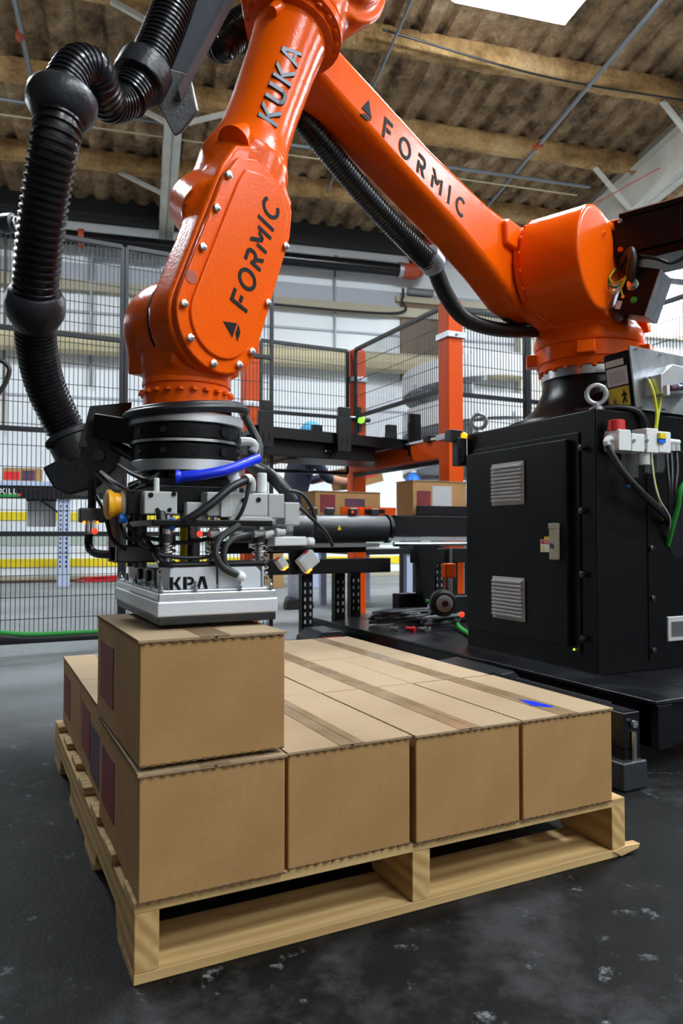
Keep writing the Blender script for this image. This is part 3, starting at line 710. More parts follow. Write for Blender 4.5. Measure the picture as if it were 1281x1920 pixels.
tag(t, 'black sloped safety scanner housing beside the middle right boxes', 'sensor')
t = empty('sensor_housing', (1.385, 2.30, .0))
obj('body', MB().prism([(-.10,0),(.10,0),(.10,.14),(.06,.19),(-.05,.19),(-.10,.15)], (0,-.10,0), (1,0,0), (0,0,1), (0,.22,0)), PLAST, t, bevel=.006)
obj('front_window', MB().prism([(-.09,.10),(.05,.10),(.05,.165),(-.05,.165)], (0,-.104,0), (1,0,0), (0,0,1), (0,.005,0)), REDFIT, t, smooth=0)
obj('side_clip', box(.10, .13, -.08, .10, .08, .15), DARKFRAME, t, smooth=0)
tag(t, 'black housing with a dark red window behind the back row of boxes', 'sensor')

# ================================================================== robot cabinet (pedestal)
cab = empty('robot_cabinet', (2.04, 1.07, PTOP)); CO = Vector(cab.location)
def cb(mb):            # world coordinates -> cabinet coordinates
    mb.v = [tuple(Vector(p)-CO) for p in mb.v]; return mb
X0, X1, Y0, Y1, ZT = 1.66, 2.42, .70, 1.435, 1.105
obj('body', cb(box(X0, X1, Y0, Y1, PTOP, ZT)), BLACKP, cab, bevel=.006, seg=3)
obj('weld_bead', cb(MB().bar((X0, Y0, PTOP+.002), (X0, Y1, PTOP+.002), .008, .008)), DKSTEEL, cab, smooth=0)
obj('door_frame', cb(box(X0-.006, X0+.002, .775, 1.415, .262, 1.032)), BLACKP, cab, bevel=.002)
door = obj('door', cb(box(X0-.028, X0-.006, .815, 1.402, .284, 1.012)), BLACKP, cab, bevel=.004, seg=3)
for y in (.757,):
    for z in (.975, .757, .538, .318):
        obj('hinge_bolt', cb(MB().lathe((X0-.020, y, z), (X0, y, z), [(0,.006),(.002,.011),(.012,.011),(.012,.006),(.02,.006)], 14)), DKSTEEL, cab)
for zl in (.790, .346):
    lv = obj('louvre', cb(box(X0-.034, X0-.028, 1.032, 1.223, zl, zl+.165)), GREYP, door, bevel=.003)
    sl = None
    for k in range(10):
        z = zl+.018+.0143*k
        m_ = cb(MB().prism([(0,0),(-.010,-.004),(-.012,.002),(0,.010)], (X0-.034, 1.040, z), (1,0,0), (0,0,1), (0,.175,0)))
        sl = obj('louvre_slat', m_, GREYP, lv if False else door, smooth=0)
lt = obj('latch', cb(box(X0-.050, X0-.028, .846, .881, .585, .714)), BEIGE, door, bevel=.005, seg=3)
obj('latch_cap', cb(box(X0-.052, X0-.028, .845, .882, .694, .716)), BEIGE, door, bevel=.004)
obj('keyhole', cb(MB().cyl((X0-.053, .864, .636), (X0-.049, .864, .636), .0085, n=16)), DKSTEEL, door)
lb = obj('danger_label', cb(box(X0-.0292, X0-.0278, .880, .9465, .612, .657)), WHITEP, door, smooth=0)
obj('label_header', cb(box(X0-.0300, X0-.0290, .882, .9435, .641, .655)), RED, door, smooth=0)
obj('label_triangle', cb(MB().prism([(0,0),(.018,0),(.009,.020)], (X0-.030, .940, .6165), (0,-1,0), (0,0,1), (.001,0,0))), YELLOW, door, smooth=0)
obj('yellow_tab', cb(box(X0-.0295, X0-.0278, .893, .926, .6575, .668)), YELLOW, door, smooth=0)
font_mesh('label_text', 'DANGER', Vector((X0-.0303, .925, .6445))-CO, (0,-1,0), (0,0,1), .011, WHITEP, door)
for k in range(3): obj('label_line', cb(box(X0-.0297, X0-.0290, .882, .914, .618+.006*k, .619+.006*k)), GREYP, door, smooth=0)
obj('door_led', cb(MB().ball((X0-.012, .80, .276), .004, n=10, m=6)), LEDG, cab)
# right hand side, facing the camera
obj('side_panel', cb(box(1.898, X1-.01, Y0-.004, Y0+.002, .232, .98)), BLACKP, cab, bevel=.002)
for x, z in ((1.908, .627), (1.912, .452), (1.912, .27)):
    obj('panel_bolt', cb(MB().lathe((x, Y0-.016, z), (x, Y0, z), [(0,.006),(.002,.010),(.010,.010),(.016,.010)], 14)), DKSTEEL, cab)
capsule = [(.055*math.cos(R(a)), -.075+.055*math.sin(R(a))) for a in range(180, 361, 15)] + [(.055*math.cos(R(a)), .075+.055*math.sin(R(a))) for a in range(0, 181, 15)]
obj('cable_slot', cb(MB().prism(capsule, (2.055, Y0-.006, .72), (1,0,0), (0,0,1), (0,.004,0))), PRINT, cab, smooth=0)
wn = obj('side_window', cb(MB().prism([(0,0),(.15,0),(.15,.088),(0,.088)], (1.984, Y0-.012, .295), (1,0,0), (0,0,1), (0,.012,0))), GREYP, cab, bevel=.004)
obj('window_pane', cb(box(1.998, 2.13, Y0-.0135, Y0-.011, .312, .365)), STEEL, cab, smooth=0)
def stencil_mark(x, z):
    mb = MB().box(x-.014, x-.008, Y0-.001, Y0+.001, z-.016, z+.016).box(x+.008, x+.014, Y0-.001, Y0+.001, z-.016, z+.016)
    mb.box(x-.022, x+.022, Y0-.001, Y0+.001, z+.012, z+.016).box(x-.022, x+.022, Y0-.001, Y0+.001, z-.016, z-.012)
    return mb
obj('embossed_mark', cb(stencil_mark(1.828, .68)), BLACKS, cab, smooth=0)
def eyebolt(x, y, sc=1.0, ax=(1,-.4,0)):
    e = obj('lifting_eye', cb(MB().torus((x, y, ZT+.048*sc), ax, .028*sc, .0075*sc)), GALV, cab)
    obj('eye_shank', cb(MB().lathe((x, y, ZT), (x, y, ZT+.02*sc), [(0,.022*sc),(.006*sc,.022*sc),(.016*sc,.010*sc),(.02*sc,.010*sc)], 16)), GALV, e)
eyebolt(1.70, .735, 1.15, (.6,.8,0)); eyebolt(1.695, 1.395, 1.1, (.6,.8,0))
tag(cab, 'black steel control cabinet with two grey louvres carrying the robot', 'cabinet')

t = empty('photo_eye', (1.665, 1.45, .99))
obj('mount_plate', box(-.05, .0, -.012, .03, -.02, .10), PLAST, t, bevel=.004)
obj('head', box(-.075, -.012, .0, .05, .085, .135), PLAST, t, bevel=.004)
obj('lens', MB().ball((-.008, .0, .110), .016, n=14, m=8), LEDO, t)
obj('plug', MB().cyl((0,-.0,.110), (.07,-.03,.110), .007, n=10), STEEL, t)
for z in (.02, .05): obj('mount_screw', MB().cyl((-.03,-.016,z), (-.03,-.011,z), .005, n=8), DKSTEEL, t)
tag(t, 'black sensor with glowing amber lens at the far cabinet corner', 'sensor')

# air preparation unit on the cabinet's right side
FR = Vector((1.80, .66, .95)); fr = empty('air_regulator', FR)
def pf(x, y, Y=.655): return on_y(x, y, Y)-FR
def fbox(x0, y0, x1, y1, d0=.625, d1=.69, ref=.655):
    a = pf(x0, y1, ref); b = pf(x1, y0, ref); return box(a.x, b.x, d0-FR.y, d1-FR.y, a.z, b.z)
def fcyl(x, y0, y1, rpx, ref=.655, r2=None, n=18):
    a = pf(x, y0, ref); b = pf(x, y1, ref); k = (pf(x+rpx, y0, ref)-pf(x, y0, ref)).length
    return MB().cyl(b, a, k, None if r2 is None else k*r2, n)
obj('mounting_rail', fbox(1150, 822, 1262, 840, .69, .699), GALV, fr, smooth=0)
obj('red_knob', fcyl(1156, 788, 809, 12, r2=.92), RED, fr, bevel=.003)
obj('shutoff_body', fbox(1148, 808, 1171, 846), WHITEP, fr, bevel=.004)
obj('inlet_elbow', MB().tube([pf(1152,826), pf(1142,822), pf(1137,828), pf(1141,836)], .011, 12), WHITEP, fr)
obj('filter_body', fbox(1172, 816, 1196, 848), WHITEP, fr, bevel=.004)
obj('filter_bowl', fcyl(1181, 845, 896, 11, r2=1.0), CLEAR, fr)
obj('bowl_stem', fcyl(1181, 894, 910, 5), RUBBER, fr)
obj('blue_drain', fcyl(1181, 909, 914, 6), BLUEFIT, fr)
obj('bracket', fbox(1196, 818, 1201, 844), GALV, fr, smooth=0)
obj('regulator_body', fbox(1200, 806, 1222, 850), WHITEP, fr, bevel=.004)
obj('regulator_bowl', fcyl(1206, 846, 872, 9), VALVE, fr)
obj('gauge', fbox(1219, 815, 1230, 825, .612, .626), YELLOW, fr, bevel=.002)
obj('gauge_switch', fbox(1219, 825, 1231, 832, .616, .626), BLUEFIT, fr, smooth=0)
obj('lubricator_body', fbox(1223, 812, 1245, 850), WHITEP, fr, bevel=.004)
obj('lubricator_bowl', fcyl(1227, 846, 886, 11), CLEAR, fr)
obj('side_tube', fcyl(1240, 846, 880, 5), CLEAR, fr)
obj('manifold', MB().cyl(pf(1244, 826), pf(1273, 829), .009, n=12), WHITEP, fr)
for x in (1250, 1258, 1268): obj('push_fitting', fcyl(x, 834, 846, 5), VALVE, fr)
for x in (1175, 1199): obj('coupling_screw', MB().cyl(pf(x, 828)+Vector((0,-.035,0)), pf(x, 828), .006, n=8), STEEL, fr)
hs = dict(n=10)
obj('inlet_hose', MB().tube([pf(1140,835,.64), pf(1150,856,.63), pf(1172,890,.62), pf(1205,925,.62), pf(1240,958,.65), pf(1262,985,.70)], .0115, 12), RUBBER, fr)
for k, x in enumerate((1250, 1258, 1268)):
    obj('outlet_hose', MB().tube([pf(x,846), pf(x+2,880,.64), pf(x+6-k*4,920,.63), pf(1256+k*4,965,.66), pf(1262,992,.705)], .006, 8), RUBBER, fr)
obj('sensor_lead', MB().tube([pf(1222,835,.63), pf(1224,880,.63), pf(1234,930,.63), pf(1257,973,.65), pf(1250,1012,.70)], .0028, 8), VALVE, fr)
obj('earth_lead', MB().tube([pf(1222,860,.64), pf(1228,905,.64), pf(1237,940,.65), pf(1243,975,.69)], .004, 8), YGCABLE, fr)
tag(fr, 'white air filter regulator set with a red knob and clear bowls', 'air regulator')
t = obj('green_cable', MB().tube([(2.33,.69,ZT+.02), (2.30,.655,ZT-.03), (2.22,.63,.99), on_y(1285,905,.62), on_y(1270,955,.64), on_y(1258,1000,.675), on_y(1252,1022,.698)], .009, 10), GREEN)
tag(t, 'thick green cable running down into the cabinet slot', 'cable')

# steel junction box standing on the cabinet
JB = Vector((1.845, .70, ZT)); jb = empty('junction_box', JB)
obj('black_casing', MB().prism([(.004,.012),(.55,.012),(.55,.212),(-.022,.224),(-.018,.20)], (0,.003,0), (1,0,0), (0,0,1), (0,.125,0)), BLACKP, jb, bevel=.012, seg=3)
obj('front_plate', MB().prism([(.006,.010),(.55,.002),(.55,.215),(-.026,.232)], (0,-.004,0), (1,0,0), (0,0,1), (0,.007,0)), GALV, jb, bevel=.001)
obj('side_foot', box(.05, .5, .02, .10, 0, .014), DKSTEEL, jb, smooth=0)
def jl(y0, z0, y1, z1, m_, nm, off=0.0):
    # labels on the left end, following its slight slope
    f = lambda z: .0035-.0265*(z-.012)/.20-.0012-off
    return obj(nm, MB().add([(f(z0),y0,z0),(f(z0),y1,z0),(f(z1),y1,z1),(f(z1),y0,z1),(f(z0)+.001,y0,z0),(f(z0)+.001,y1,z0),(f(z1)+.001,y1,z1),(f(z1)+.001,y0,z1)],
               [(0,1,2,3),(4,7,6,5),(0,4,5,1),(1,5,6,2),(2,6,7,3),(3,7,4,0)]), m_, jb, smooth=0)
jl(.018, .030, .112, .098, YELLOW, 'warning_label'); jl(.018, .104, .112, .168, WHITEP, 'rating_plate'); jl(.030, .174, .112, .196, WHITEP, 'name_plate')
for k in range(7): jl(.030, .114+.006*k, .100, .1165+.006*k, GREYP, 'plate_line', .0006)
# walking figure on the label
def fig(pts, m_, nm):
    mb = MB()
    for (a, b, c, d_) in pts:
        f = lambda z: .0035-.0265*(z-.012)/.20-.0026
        p0 = Vector((f(b), a, b)); p1 = Vector((f(d_), c, d_)); mb.bar(p0, p1, .005, .001, up=(1,0,0))
    obj(nm, mb, m_, jb, smooth=0)
fig([(.040,.086,.040,.082), (.040,.080,.040,.060), (.040,.078,.030,.064), (.040,.078,.052,.064), (.040,.060,.032,.040), (.040,.060,.050,.040)], PRINT, 'walking_figure')
fig([(.088,.050,.078,.044), (.088,.050,.092,.036), (.082,.056,.092,.052), (.080,.040,.072,.034)], REDFIT, 'falling_figure')
for x, z in ((.0, .222), (.12, .212), (.14, .020), (.02, .018)): obj('cover_screw', MB().cyl((x,-.012,z), (x,-.003,z), .005, n=8), STEEL, jb)
obj('connector_box', MB().prism([(0,0),(.2,.02),(.2,.10),(.06,.11),(0,.07)], (.045,-.075,.055), (1,0,0), (0,0,1), (0,.072,0)), ALU, jb, bevel=.003)
for k in range(5): obj('terminal', MB().cyl((.03+.018*k,-.03,.118+.004*k), (.03+.018*k,-.012,.118+.004*k), .007, n=10), STEEL, jb)
obj('purple_plug', MB().cyl((.075,-.085,.075), (.11,-.085,.082), .011, n=12), BLUEPRINT, jb)
obj('white_plug', box(.055, .07, -.09, -.07, .05, .085), WHITEP, jb, bevel=.002)
obj('nickel_gland', MB().cyl((.11,-.085,.082), (.13,-.085,.086), .010, n=12), STEEL, jb)
obj('blue_gland', MB().cyl((.13,-.085,.086), (.145,-.085,.088), .013, n=12), BLUEFIT, jb)
obj('green_lead', MB().tube([(.145,-.085,.088), (.18,-.09,.086), (.24,-.09,.06)], .007, 10), GREEN, jb)
for k, (x, x2) in enumerate(((.035, .048), (.068, .052))):
    obj('earth_cable', MB().tube([(x,-.03,.112), (x+.002,-.05,.06), (x2,-.052,-.02), (x2-.002,-.04,-.10)], .0055, 8), YGCABLE, jb)
tag(jb, 'galvanised junction box with a yellow warning label beside the robot foot', 'junction box')
t = obj('black_cable', MB().tube([(1.70, .84, ZT+.012), (1.745, .765, ZT+.014), (1.80, .72, ZT+.016), (1.85, .69, ZT+.002), (1.885, .682, ZT-.05), (1.90, .68, ZT-.12)], .010, 10), RUBBER)
tag(t, 'black cable lying over the top edge of the cabinet', 'cable')

# ================================================================== robot; local x = reach direction, y = sideways, z = up
RB = Vector((2.0, 1.07, 0)); RANG = R(-157.13866)
rob = empty('industrial_robot', (RB.x, RB.y, 0), RANG)
RM = Matrix.Translation(RB) @ Matrix.Rotation(RANG, 4, 'Z'); RI = RM.inverted()
CL = RI @ CAM
def lw(p): return RI @ Vector(p)
def rp(x, y, depth): return RI @ at(x, y, depth)
def arm(x, y, t):                       # point of the vertical plane y=t in robot coordinates
    d = (RI @ at(x, y, 1))-CL; return CL+d*((t-CL.y)/d.y)
WX, WZ = 2.008, 1.080                   # wrist centre
ca, sa = 0.362, 0.932
def fa(l, p=0.0, t=0.0): return Vector((WX-ca*l+sa*p, t, WZ+sa*l+ca*p))      # along the forearm, l metres above the wrist
A3 = fa(1.02, -.01); A2 = Vector((.30, 0, 1.68))
FD = Vector((-ca, 0, sa)); FQ = Vector((sa, 0, ca)); TN = Vector((0, 1, 0))

def bolts(parent, c, ax, rad, n, r=.008, h=.008, m=ORANGE, a0=0, name='bolt', a1=360):
    c = Vector(c); ax = Vector(ax).normalized(); a = ax.orthogonal().normalized(); b = ax.cross(a)
    for k in range(n):
        th = R(a0)+R(a1)*k/n; p = c+(a*math.cos(th)+b*math.sin(th))*rad
        obj(name, MB().lathe(p, p+ax, [(0,r),(h*.8,r),(h,r*.7)], 8), m, parent)
# foot
obj('foot_casting', MB().lathe((0,0,ZT), (0,0,2), [(0,.33),(.012,.325),(.03,.275),(.07,.225),(.115,.195),(.155,.182),(.192,.178)], 56), BLACKP, rob)
obj('foot_rib', box(-.30, -.05, .04, .17, ZT, ZT+.17), BLACKP, rob, bevel=.02)
obj('bearing_ring', MB().lathe((0,0,ZT+.188), (0,0,3), [(0,.176),(0,.187),(.033,.187),(.033,.176)], 56), STEEL, rob)
fl = obj('turntable_flange', MB().lathe((0,0,1.326), (0,0,3), [(0,.180),(.003,.196),(.026,.200),(.030,.200),(.034,.208),(.091,.208),(.094,.200)], 64), ORANGE, rob)
bolts(fl, (0,0,1.330), (0,0,-1), .189, 22, .009, .012)
for a in (95, 20, -62): 
    M = Matrix.Rotation(R(a), 4, 'Z'); obj('stop_lug', box(.19, .245, -.035, .035, 1.36, 1.41, M), ORANGE, fl, bevel=.006)
# rotating column: turntable bowl, A2 housing and the bridge between them, one casting
mb = MB().lathe((0,0,1.418), (0,0,3), [(0,.212),(.03,.214),(.06,.208),(.095,.185),(.125,.165),(.135,.15)], 48)
mb.cyl(A2+Vector((0,-.062,0)), A2+Vector((0,.165,0)), .188, n=48)
mb.prism([(-.21,1.49),(.22,1.49),(.40,1.54),(.47,1.64),(.30,1.86),(.12,1.868),(.08,1.86)], (0,-.060,0), (1,0,0), (0,0,1), (0,.215,0))
mb.prism([(-.02,1.48),(.36,1.52),(.42,1.60),(.30,1.66),(-.02,1.62)], (0,-.15,0), (1,0,0), (0,0,1), (0,.12,0))
col = obj('rotating_column', mb, ORANGE, rob, remesh=.007, relax=7)
obj('column_back_plate', MB().prism([(-.21,1.51),(-.17,1.50),(.13,1.875),(.09,1.885)], (0,-.06,0), (1,0,0), (0,0,1), (0,.245,0)), ORANGE, rob, bevel=.006)
jf = obj('shoulder_flange', MB().lathe(A2+Vector((0,-.062,0)), A2+Vector((0,-1,0)), [(0,.172),(.006,.176),(.022,.176),(.024,.168)], 56), ORANGE, rob)
bolts(jf, A2+Vector((0,-.064,0)), (0,1,0), .183, 18, .009, .012)
obj('shoulder_seal', MB().lathe(A2+Vector((0,-.084,0)), A2+Vector((0,-1,0)), [(0,.170),(.004,.170)], 48), PRINT, rob)
for (x, y) in ((1133,440), (1140,545)):
    p = arm(x, y, .174); obj('inspection_plug', MB().torus(p, (0,1,0), .011, .0016, 18, 6), ORANGE2, rob)
# link arm
mb = MB().prism([(1.70,2.075),(1.60,2.10),(1.50,2.025),(1.431,1.989),(.997,1.890),(.66,1.840),(.53,1.832),(.42,1.840),(.30,1.855),(.20,1.825),(.13,1.75),(.12,1.66),(.17,1.56),(.26,1.51),(.42,1.525),(.60,1.60),(.80,1.665),(1.06,1.735),(1.512,1.862),(1.66,1.92)],
              (0,-.092,0), (1,0,0), (0,0,1), (0,-.135,0))
la = obj('link_arm', mb, ORANGE, rob, bevel=.030, seg=5)
la.modifiers['bevel'].angle_limit = R(60)
mb = MB().prism([(1.50,1.985),(.99,1.868),(.52,1.80),(.36,1.70),(.40,1.575),(.60,1.62),(.82,1.688),(1.06,1.757),(1.50,1.885)], (0,-.095,0), (1,0,0), (0,0,1), (0,.0045,0))
obj('hub_ring', MB().lathe(A2+Vector((0,-.088,0)), A2+Vector((0,-1,0)), [(0,.158),(.003,.166),(.03,.172)], 48), ORANGE, rob)
for (x, y, sx) in ((955, 445, .05), (905, 505, .02)):
    pass
mb = MB(); p = arm(958, 440, -.085)
mb.prism([(-.06,-.055),(.05,-.05),(.06,.03),(.03,.05),(-.05,.045)], (p.x, -.12, p.z), (1,0,0), (0,0,1), (0,.05,0)); obj('lifting_lug', mb, ORANGE, rob, bevel=.012, seg=3)
p = arm(985, 530, -.085); obj('grease_cap', MB().lathe((p.x,-.095,p.z), (p.x,0,p.z), [(0,.014),(.010,.014),(.014,.010)], 14), ORANGE, rob)
O_ = Vector((1.352, -.0915, 1.842)); u_ = Vector((-.977,0,-.215)); v_ = TN.cross(u_)
lettering('^', O_, u_, v_, TN, .058, PRINT, la, depth=.0012); lettering('FORMIC', O_+u_*.100, u_, v_, TN, .064, PRINT, la, gap=.53, depth=.0012)
# elbow housing
mb = MB().cyl(A3+Vector((0,-.085,0)), A3+Vector((0,.10,0)), .150, n=40)
mb.cyl(fa(.835), fa(1.05), .112, n=40)
mb.cyl(A3, A3+Vector((-.08,.03,.28)), .125, n=32)
mb.cyl(A3+Vector((0,.08,.0)), A3+Vector((0,.12,.0)), .11, n=32)
obj('elbow_housing', mb, ORANGE, rob, remesh=.007, relax=6)
ef = obj('elbow_flange', MB().lathe(fa(.835), fa(0), [(0,.110),(.004,.116),(.020,.116),(.022,.108)], 48), ORANGE, rob)
bolts(ef, fa(.815), -FD, .103, 20, .008, .010)
for (x, y) in ((675, 18), (657, 58)): p = rp(x, y, 1.62); 
for dz, dx in ((.0, -.02), (-.10, .0)):
    p = A3+Vector((-.04+dx, .121, dz+.03)); obj('cover_screw', MB().cyl(p, p+Vector((0,.006,0)), .010, n=10), DKSTEEL, rob)
# forearm tube
mb = MB().lathe(fa(.815), fa(0), [(0,.100),(.018,.100),(.022,.086),(.10,.080),(.26,.076),(.33,.078),(.37,.086),(.395,.094)], 56)
ft = obj('forearm_tube', mb, ORANGE, rob, smooth=40)
for a in (25,):
    mbl = MB(); c0 = fa(.435, .055, .045); c1 = fa(.385, .075, .055); mbl.cyl(c0, c1, .020, .034, n=20); mbl.ball(c0, .020, n=16, m=10); obj('tube_boss', mbl, ORANGE, ft)
mbl = MB(); mbl.cyl(fa(.78, .07, .03), fa(.755, .085, .035), .022, .012, n=16); obj('tube_boss', mbl, ORANGE, ft)
kd = (TN*.93+FQ*.37).normalized(); kv = kd.cross(FD)
lettering('KUKA', fa(.478)+kd*.0738-kv*.023, FD, kv, kd, .046, NAVYMETAL, ft, gap=.14, depth=.006, sq=1.22, bevel=.0012)
# lower forearm with the belt housing
mb = MB().lathe(fa(.425), fa(0), [(0,.095),(.02,.098),(.08,.096),(.15,.088),(.20,.06)], 48)
for v in ((.30, .010, .098), (.21, .008, .098)): pass
mb.cyl(fa(.30, .035, -.055), fa(.22, .050, .05), .070, n=32)
mb.cyl(fa(0,0,.02), fa(0,0,.085), .106, n=48)
cp = [(.106*math.cos(R(a)), .106*math.sin(R(a))) for a in range(180, 361, 10)] + [(.099, .30), (.085, .36), (.04, .395), (-.04, .395), (-.085, .36), (-.099, .30)]
mb.prism(cp, fa(0,0,.018), -FQ, FD, (0,.067,0))
obj('forearm_end', mb, ORANGE, rob, remesh=.006, relax=6)
cp2 = [(.101*math.cos(R(a)), .101*math.sin(R(a))) for a in range(180, 361, 10)] + [(.095, .27), (.080, .325), (.04, .355), (-.04, .355), (-.080, .325), (-.095, .27)]
bc = obj('belt_cover', MB().prism(cp2, fa(0,0,.082), -FQ, FD, (0,.020,0)), ORANGE, rob, bevel=.004, seg=3)
cp3 = [(.074*math.cos(R(a)), .074*math.sin(R(a))) for a in range(180, 361, 10)] + [(.080, .24), (.070, .30), (.04, .333), (-.02, .333), (-.060, .31), (-.066, .27)]
rc = obj('cover_panel', MB().prism(cp3, fa(0,0,.101), -FQ, FD, (0,.007,0)), ORANGE, bc, bevel=.004, seg=3)
for (a, l) in [(.089, .27), (.089, .19), (.089, .10), (-.088, .24), (-.089, .10)]:
    p = fa(l, a, .102); obj('socket_bolt', MB().lathe(p, p+TN, [(0,.0075),(.007,.0075),(.008,.006)], 12), STEEL, bc)
for th in (195, 235, 278, 320, 350):
    p = fa(.089*math.sin(R(th)), -.089*math.cos(R(th)), .102); obj('socket_bolt', MB().lathe(p, p+TN, [(0,.0075),(.007,.0075),(.008,.006)], 12), STEEL, bc)
p = fa(.035, .088, .1022); obj('access_hole', MB().cyl(p, p+TN*.0008, .013, n=20), REDFIT, bc)
O_ = Vector((1.972, .108, 1.046))
lettering('^', O_+FQ*.002, FD, TN.cross(FD), TN, .040, PRINT, bc, depth=.0012); lettering('FORMIC', O_+FD*.064, FD, TN.cross(FD), TN, .046, PRINT, bc, gap=.22, depth=.0012)
# hand: drum about the A5 axis with a neck down to the flange
mb = MB().lathe((WX,-.100,WZ), (WX,1,WZ), [(0,.070),(.008,.086),(.025,.098),(.06,.103),(.125,.103)], 48)
mb.lathe((WX,0,WZ-.02), (WX,0,0), [(0,.092),(.05,.090),(.085,.084),(.115,.080)], 48)
mb.prism([(-.085,.0),(.085,.0),(.082,-.09),(-.082,-.09)], (WX,-.085,WZ), (1,0,0), (0,0,1), (0,.15,0))
hd = obj('wrist_hand', mb, ORANGE, rob, remesh=.006, relax=7)
obj('wrist_seal', MB().lathe((WX,.0155,WZ), (WX,1,WZ), [(0,.1045),(.0045,.1045)], 48), PRINT, rob)
wf = obj('wrist_flange', MB().lathe((WX,0,.985), (WX,0,0), [(0,.082),(.012,.083),(.014,.086),(.022,.086),(.024,.083),(.066,.083),(.068,.078)], 56), ORANGE, rob)
bolts(wf, (WX,0,.945), (0,0,1), .0865, 22, .0065, .007)
for (t_, z_) in ((-.102, WZ+.055), (-.102, WZ-.06)):
    p = Vector((WX+.03, t_+.01, z_)); obj('hand_plug', MB().lathe(p, p+Vector((.3,-1,0)), [(0,.012),(.010,.012),(.012,.009)], 14), ORANGE, rob)
# black duct and motor connection box on the column's right side
ar = obj('cable_duct', MB().box(-.06, .165, .17, 1.1, 1.722, 1.855), BLACKP, rob, bevel=.004)
obj('duct_lid', box(-.06, .168, .19, 1.1, 1.857, 1.872), BLACKP, rob, bevel=.002)
obj('lid_edge', box(.164, .170, .19, 1.1, 1.872, 1.876), ALU, rob, smooth=0)
obj('duct_step', box(-.06, .150, .18, 1.1, 1.690, 1.722), BLACKP, rob, bevel=.003)
obj('duct_seam', box(.1645, .1662, .405, .409, 1.73, 1.85), PRINT, rob, smooth=0)
for z in (1.846, 1.738): obj('duct_screw', MB().cyl((.16,.195,z), (.176,.195,z), .009, n=10), GALV if z > 1.8 else ORANGE2, rob)
JM = Matrix.Translation((.13, .255, 1.565)) @ Matrix.Rotation(R(-20), 4, 'X')
mbx = obj('motor_box', MB().box(-.07, .07, -.055, .065, -.085, .085, JM), BLACKP, rob, bevel=.005)
obj('box_end_plate', MB().box(-.068, .068, .065, .068, -.083, .083, JM), GALV, mbx, smooth=0)
obj('box_back_plate', MB().box(-.078, -.01, -.075, -.055, -.11, .10, JM), GALV, mbx, smooth=0)
def jm(a, b, c): return JM @ Vector((a, b, c))
obj('cable_gland', MB().lathe(jm(.066,-.01,.015), jm(.2,-.01,.035), [(0,.022),(.012,.022),(.014,.018),(.024,.018),(.026,.014)], 18), STEEL, mbx)
obj('green_button', MB().lathe(jm(.068,.01,-.035), jm(.2,.01,-.035), [(0,.012),(.005,.012),(.006,.008),(.009,.008)], 16), GREEN, mbx)
obj('ground_screw', MB().cyl(jm(.068,-.03,-.03), jm(.080,-.03,-.03), .007, n=8), STEEL, mbx)
obj('box_tag', MB().box(.0695, .071, -.05, -.03, -.075, -.045, JM), WHITEP, mbx, smooth=0)
obj('motor_cable', MB().tube([jm(.08,-.01,.02), jm(.11,-.012,.05), jm(.115,-.02,.10), jm(.09,-.05,.135), jm(.05,-.085,.12), jm(.02,-.10,.08)], .010, 10), RUBBER, mbx)
obj('motor_cable', MB().tube([jm(.078,-.022,.024), jm(.105,-.028,.052), jm(.108,-.036,.10), jm(.08,-.06,.126), jm(.04,-.09,.10)], .009, 10), RUBBER, mbx)
obj('loose_cable', MB().tube([jm(.09,-.01,.115), jm(.08,.05,.115), jm(.06,.09,.11), jm(.05,.12,.13), jm(.04,.14,.17)], .007, 8), RUBBER, mbx)
for k in range(3):
    obj('earth_lead', MB().tube([jm(.07,-.095-.004*k,.065), jm(.085,-.10,.03-.02*k), jm(.09,-.07+.01*k,.01-.012*k), jm(.085,-.035,.045), jm(.08,-.03,.075)], .0035, 8), YGCABLE if k != 1 else GREEN, mbx)
obj('earth_lead', MB().tube([jm(.078,-.03,-.03), jm(.09,-.045,.0), jm(.088,-.04,.04)], .0035, 8), YGCABLE, mbx)

# dress pack: big corrugated hose with ball joints, holders, support rail
hp = [(352,-70,1.60), (318,30,1.55), (284,112,1.52), (262,152,1.50), (236,186,1.47), (205,193,1.43), (190,165,1.39), (176,130,1.36), (146,124,1.33), (122,158,1.31), (115,200,1.30), (104,260,1.29),
      (90,340,1.31), (77,430,1.34), (68,520,1.38), (66,580,1.42), (69,650,1.47), (86,725,1.52), (118,795,1.56), (152,858,1.58)]
HP = [rp(*p) for p in hp]
obj('dress_hose', MB().tube(HP[:4]+[HP[4]], .042, 22, rib=.0035, pitch=.0105), HOSE, rob)
obj('dress_hose', MB().tube(HP[3:11], .036, 22, rib=.003, pitch=.0095), HOSE, rob)
obj('dress_hose', MB().tube(HP[10:16], .042, 22, rib=.0042, pitch=.0125), HOSE, rob)
obj('dress_hose', MB().tube(HP[15:20], .040, 22, rib=.003, pitch=.0095), HOSE, rob)
def ball_joint(k, r, h):
    c = HP[k]; d = (HP[k+1]-HP[k-1]).normalized()
    obj('ball_joint', MB().lathe(c-d*h, c+d*h, [(0,r*.62),(h*.12,r*.86),(h*.45,r*.99),(h*.8,r),(h*1.2,r*.97),(h*1.6,r*.82),(h*1.9,r*.72),(h*2,r*.6)], 32), PLAST, rob)
ball_joint(10, .061, .033); ball_joint(15, .056, .042)
def holder(c, d, r, ln, name='hose_holder'):
    c = Vector(c); d = Vector(d).normalized()
    return obj(name, MB().lathe(c-d*ln/2, c+d*ln/2, [(0,r*.8),(0,r*.98),(.006,r),(ln-.006,r),(ln,r*.98),(ln,r*.8)], 14), PLAST, rob, bevel=.003)
d_ = HP[3]-HP[2]; hc = HP[2].lerp(HP[3], .72); hold = holder(hc, d_, .056, .05)
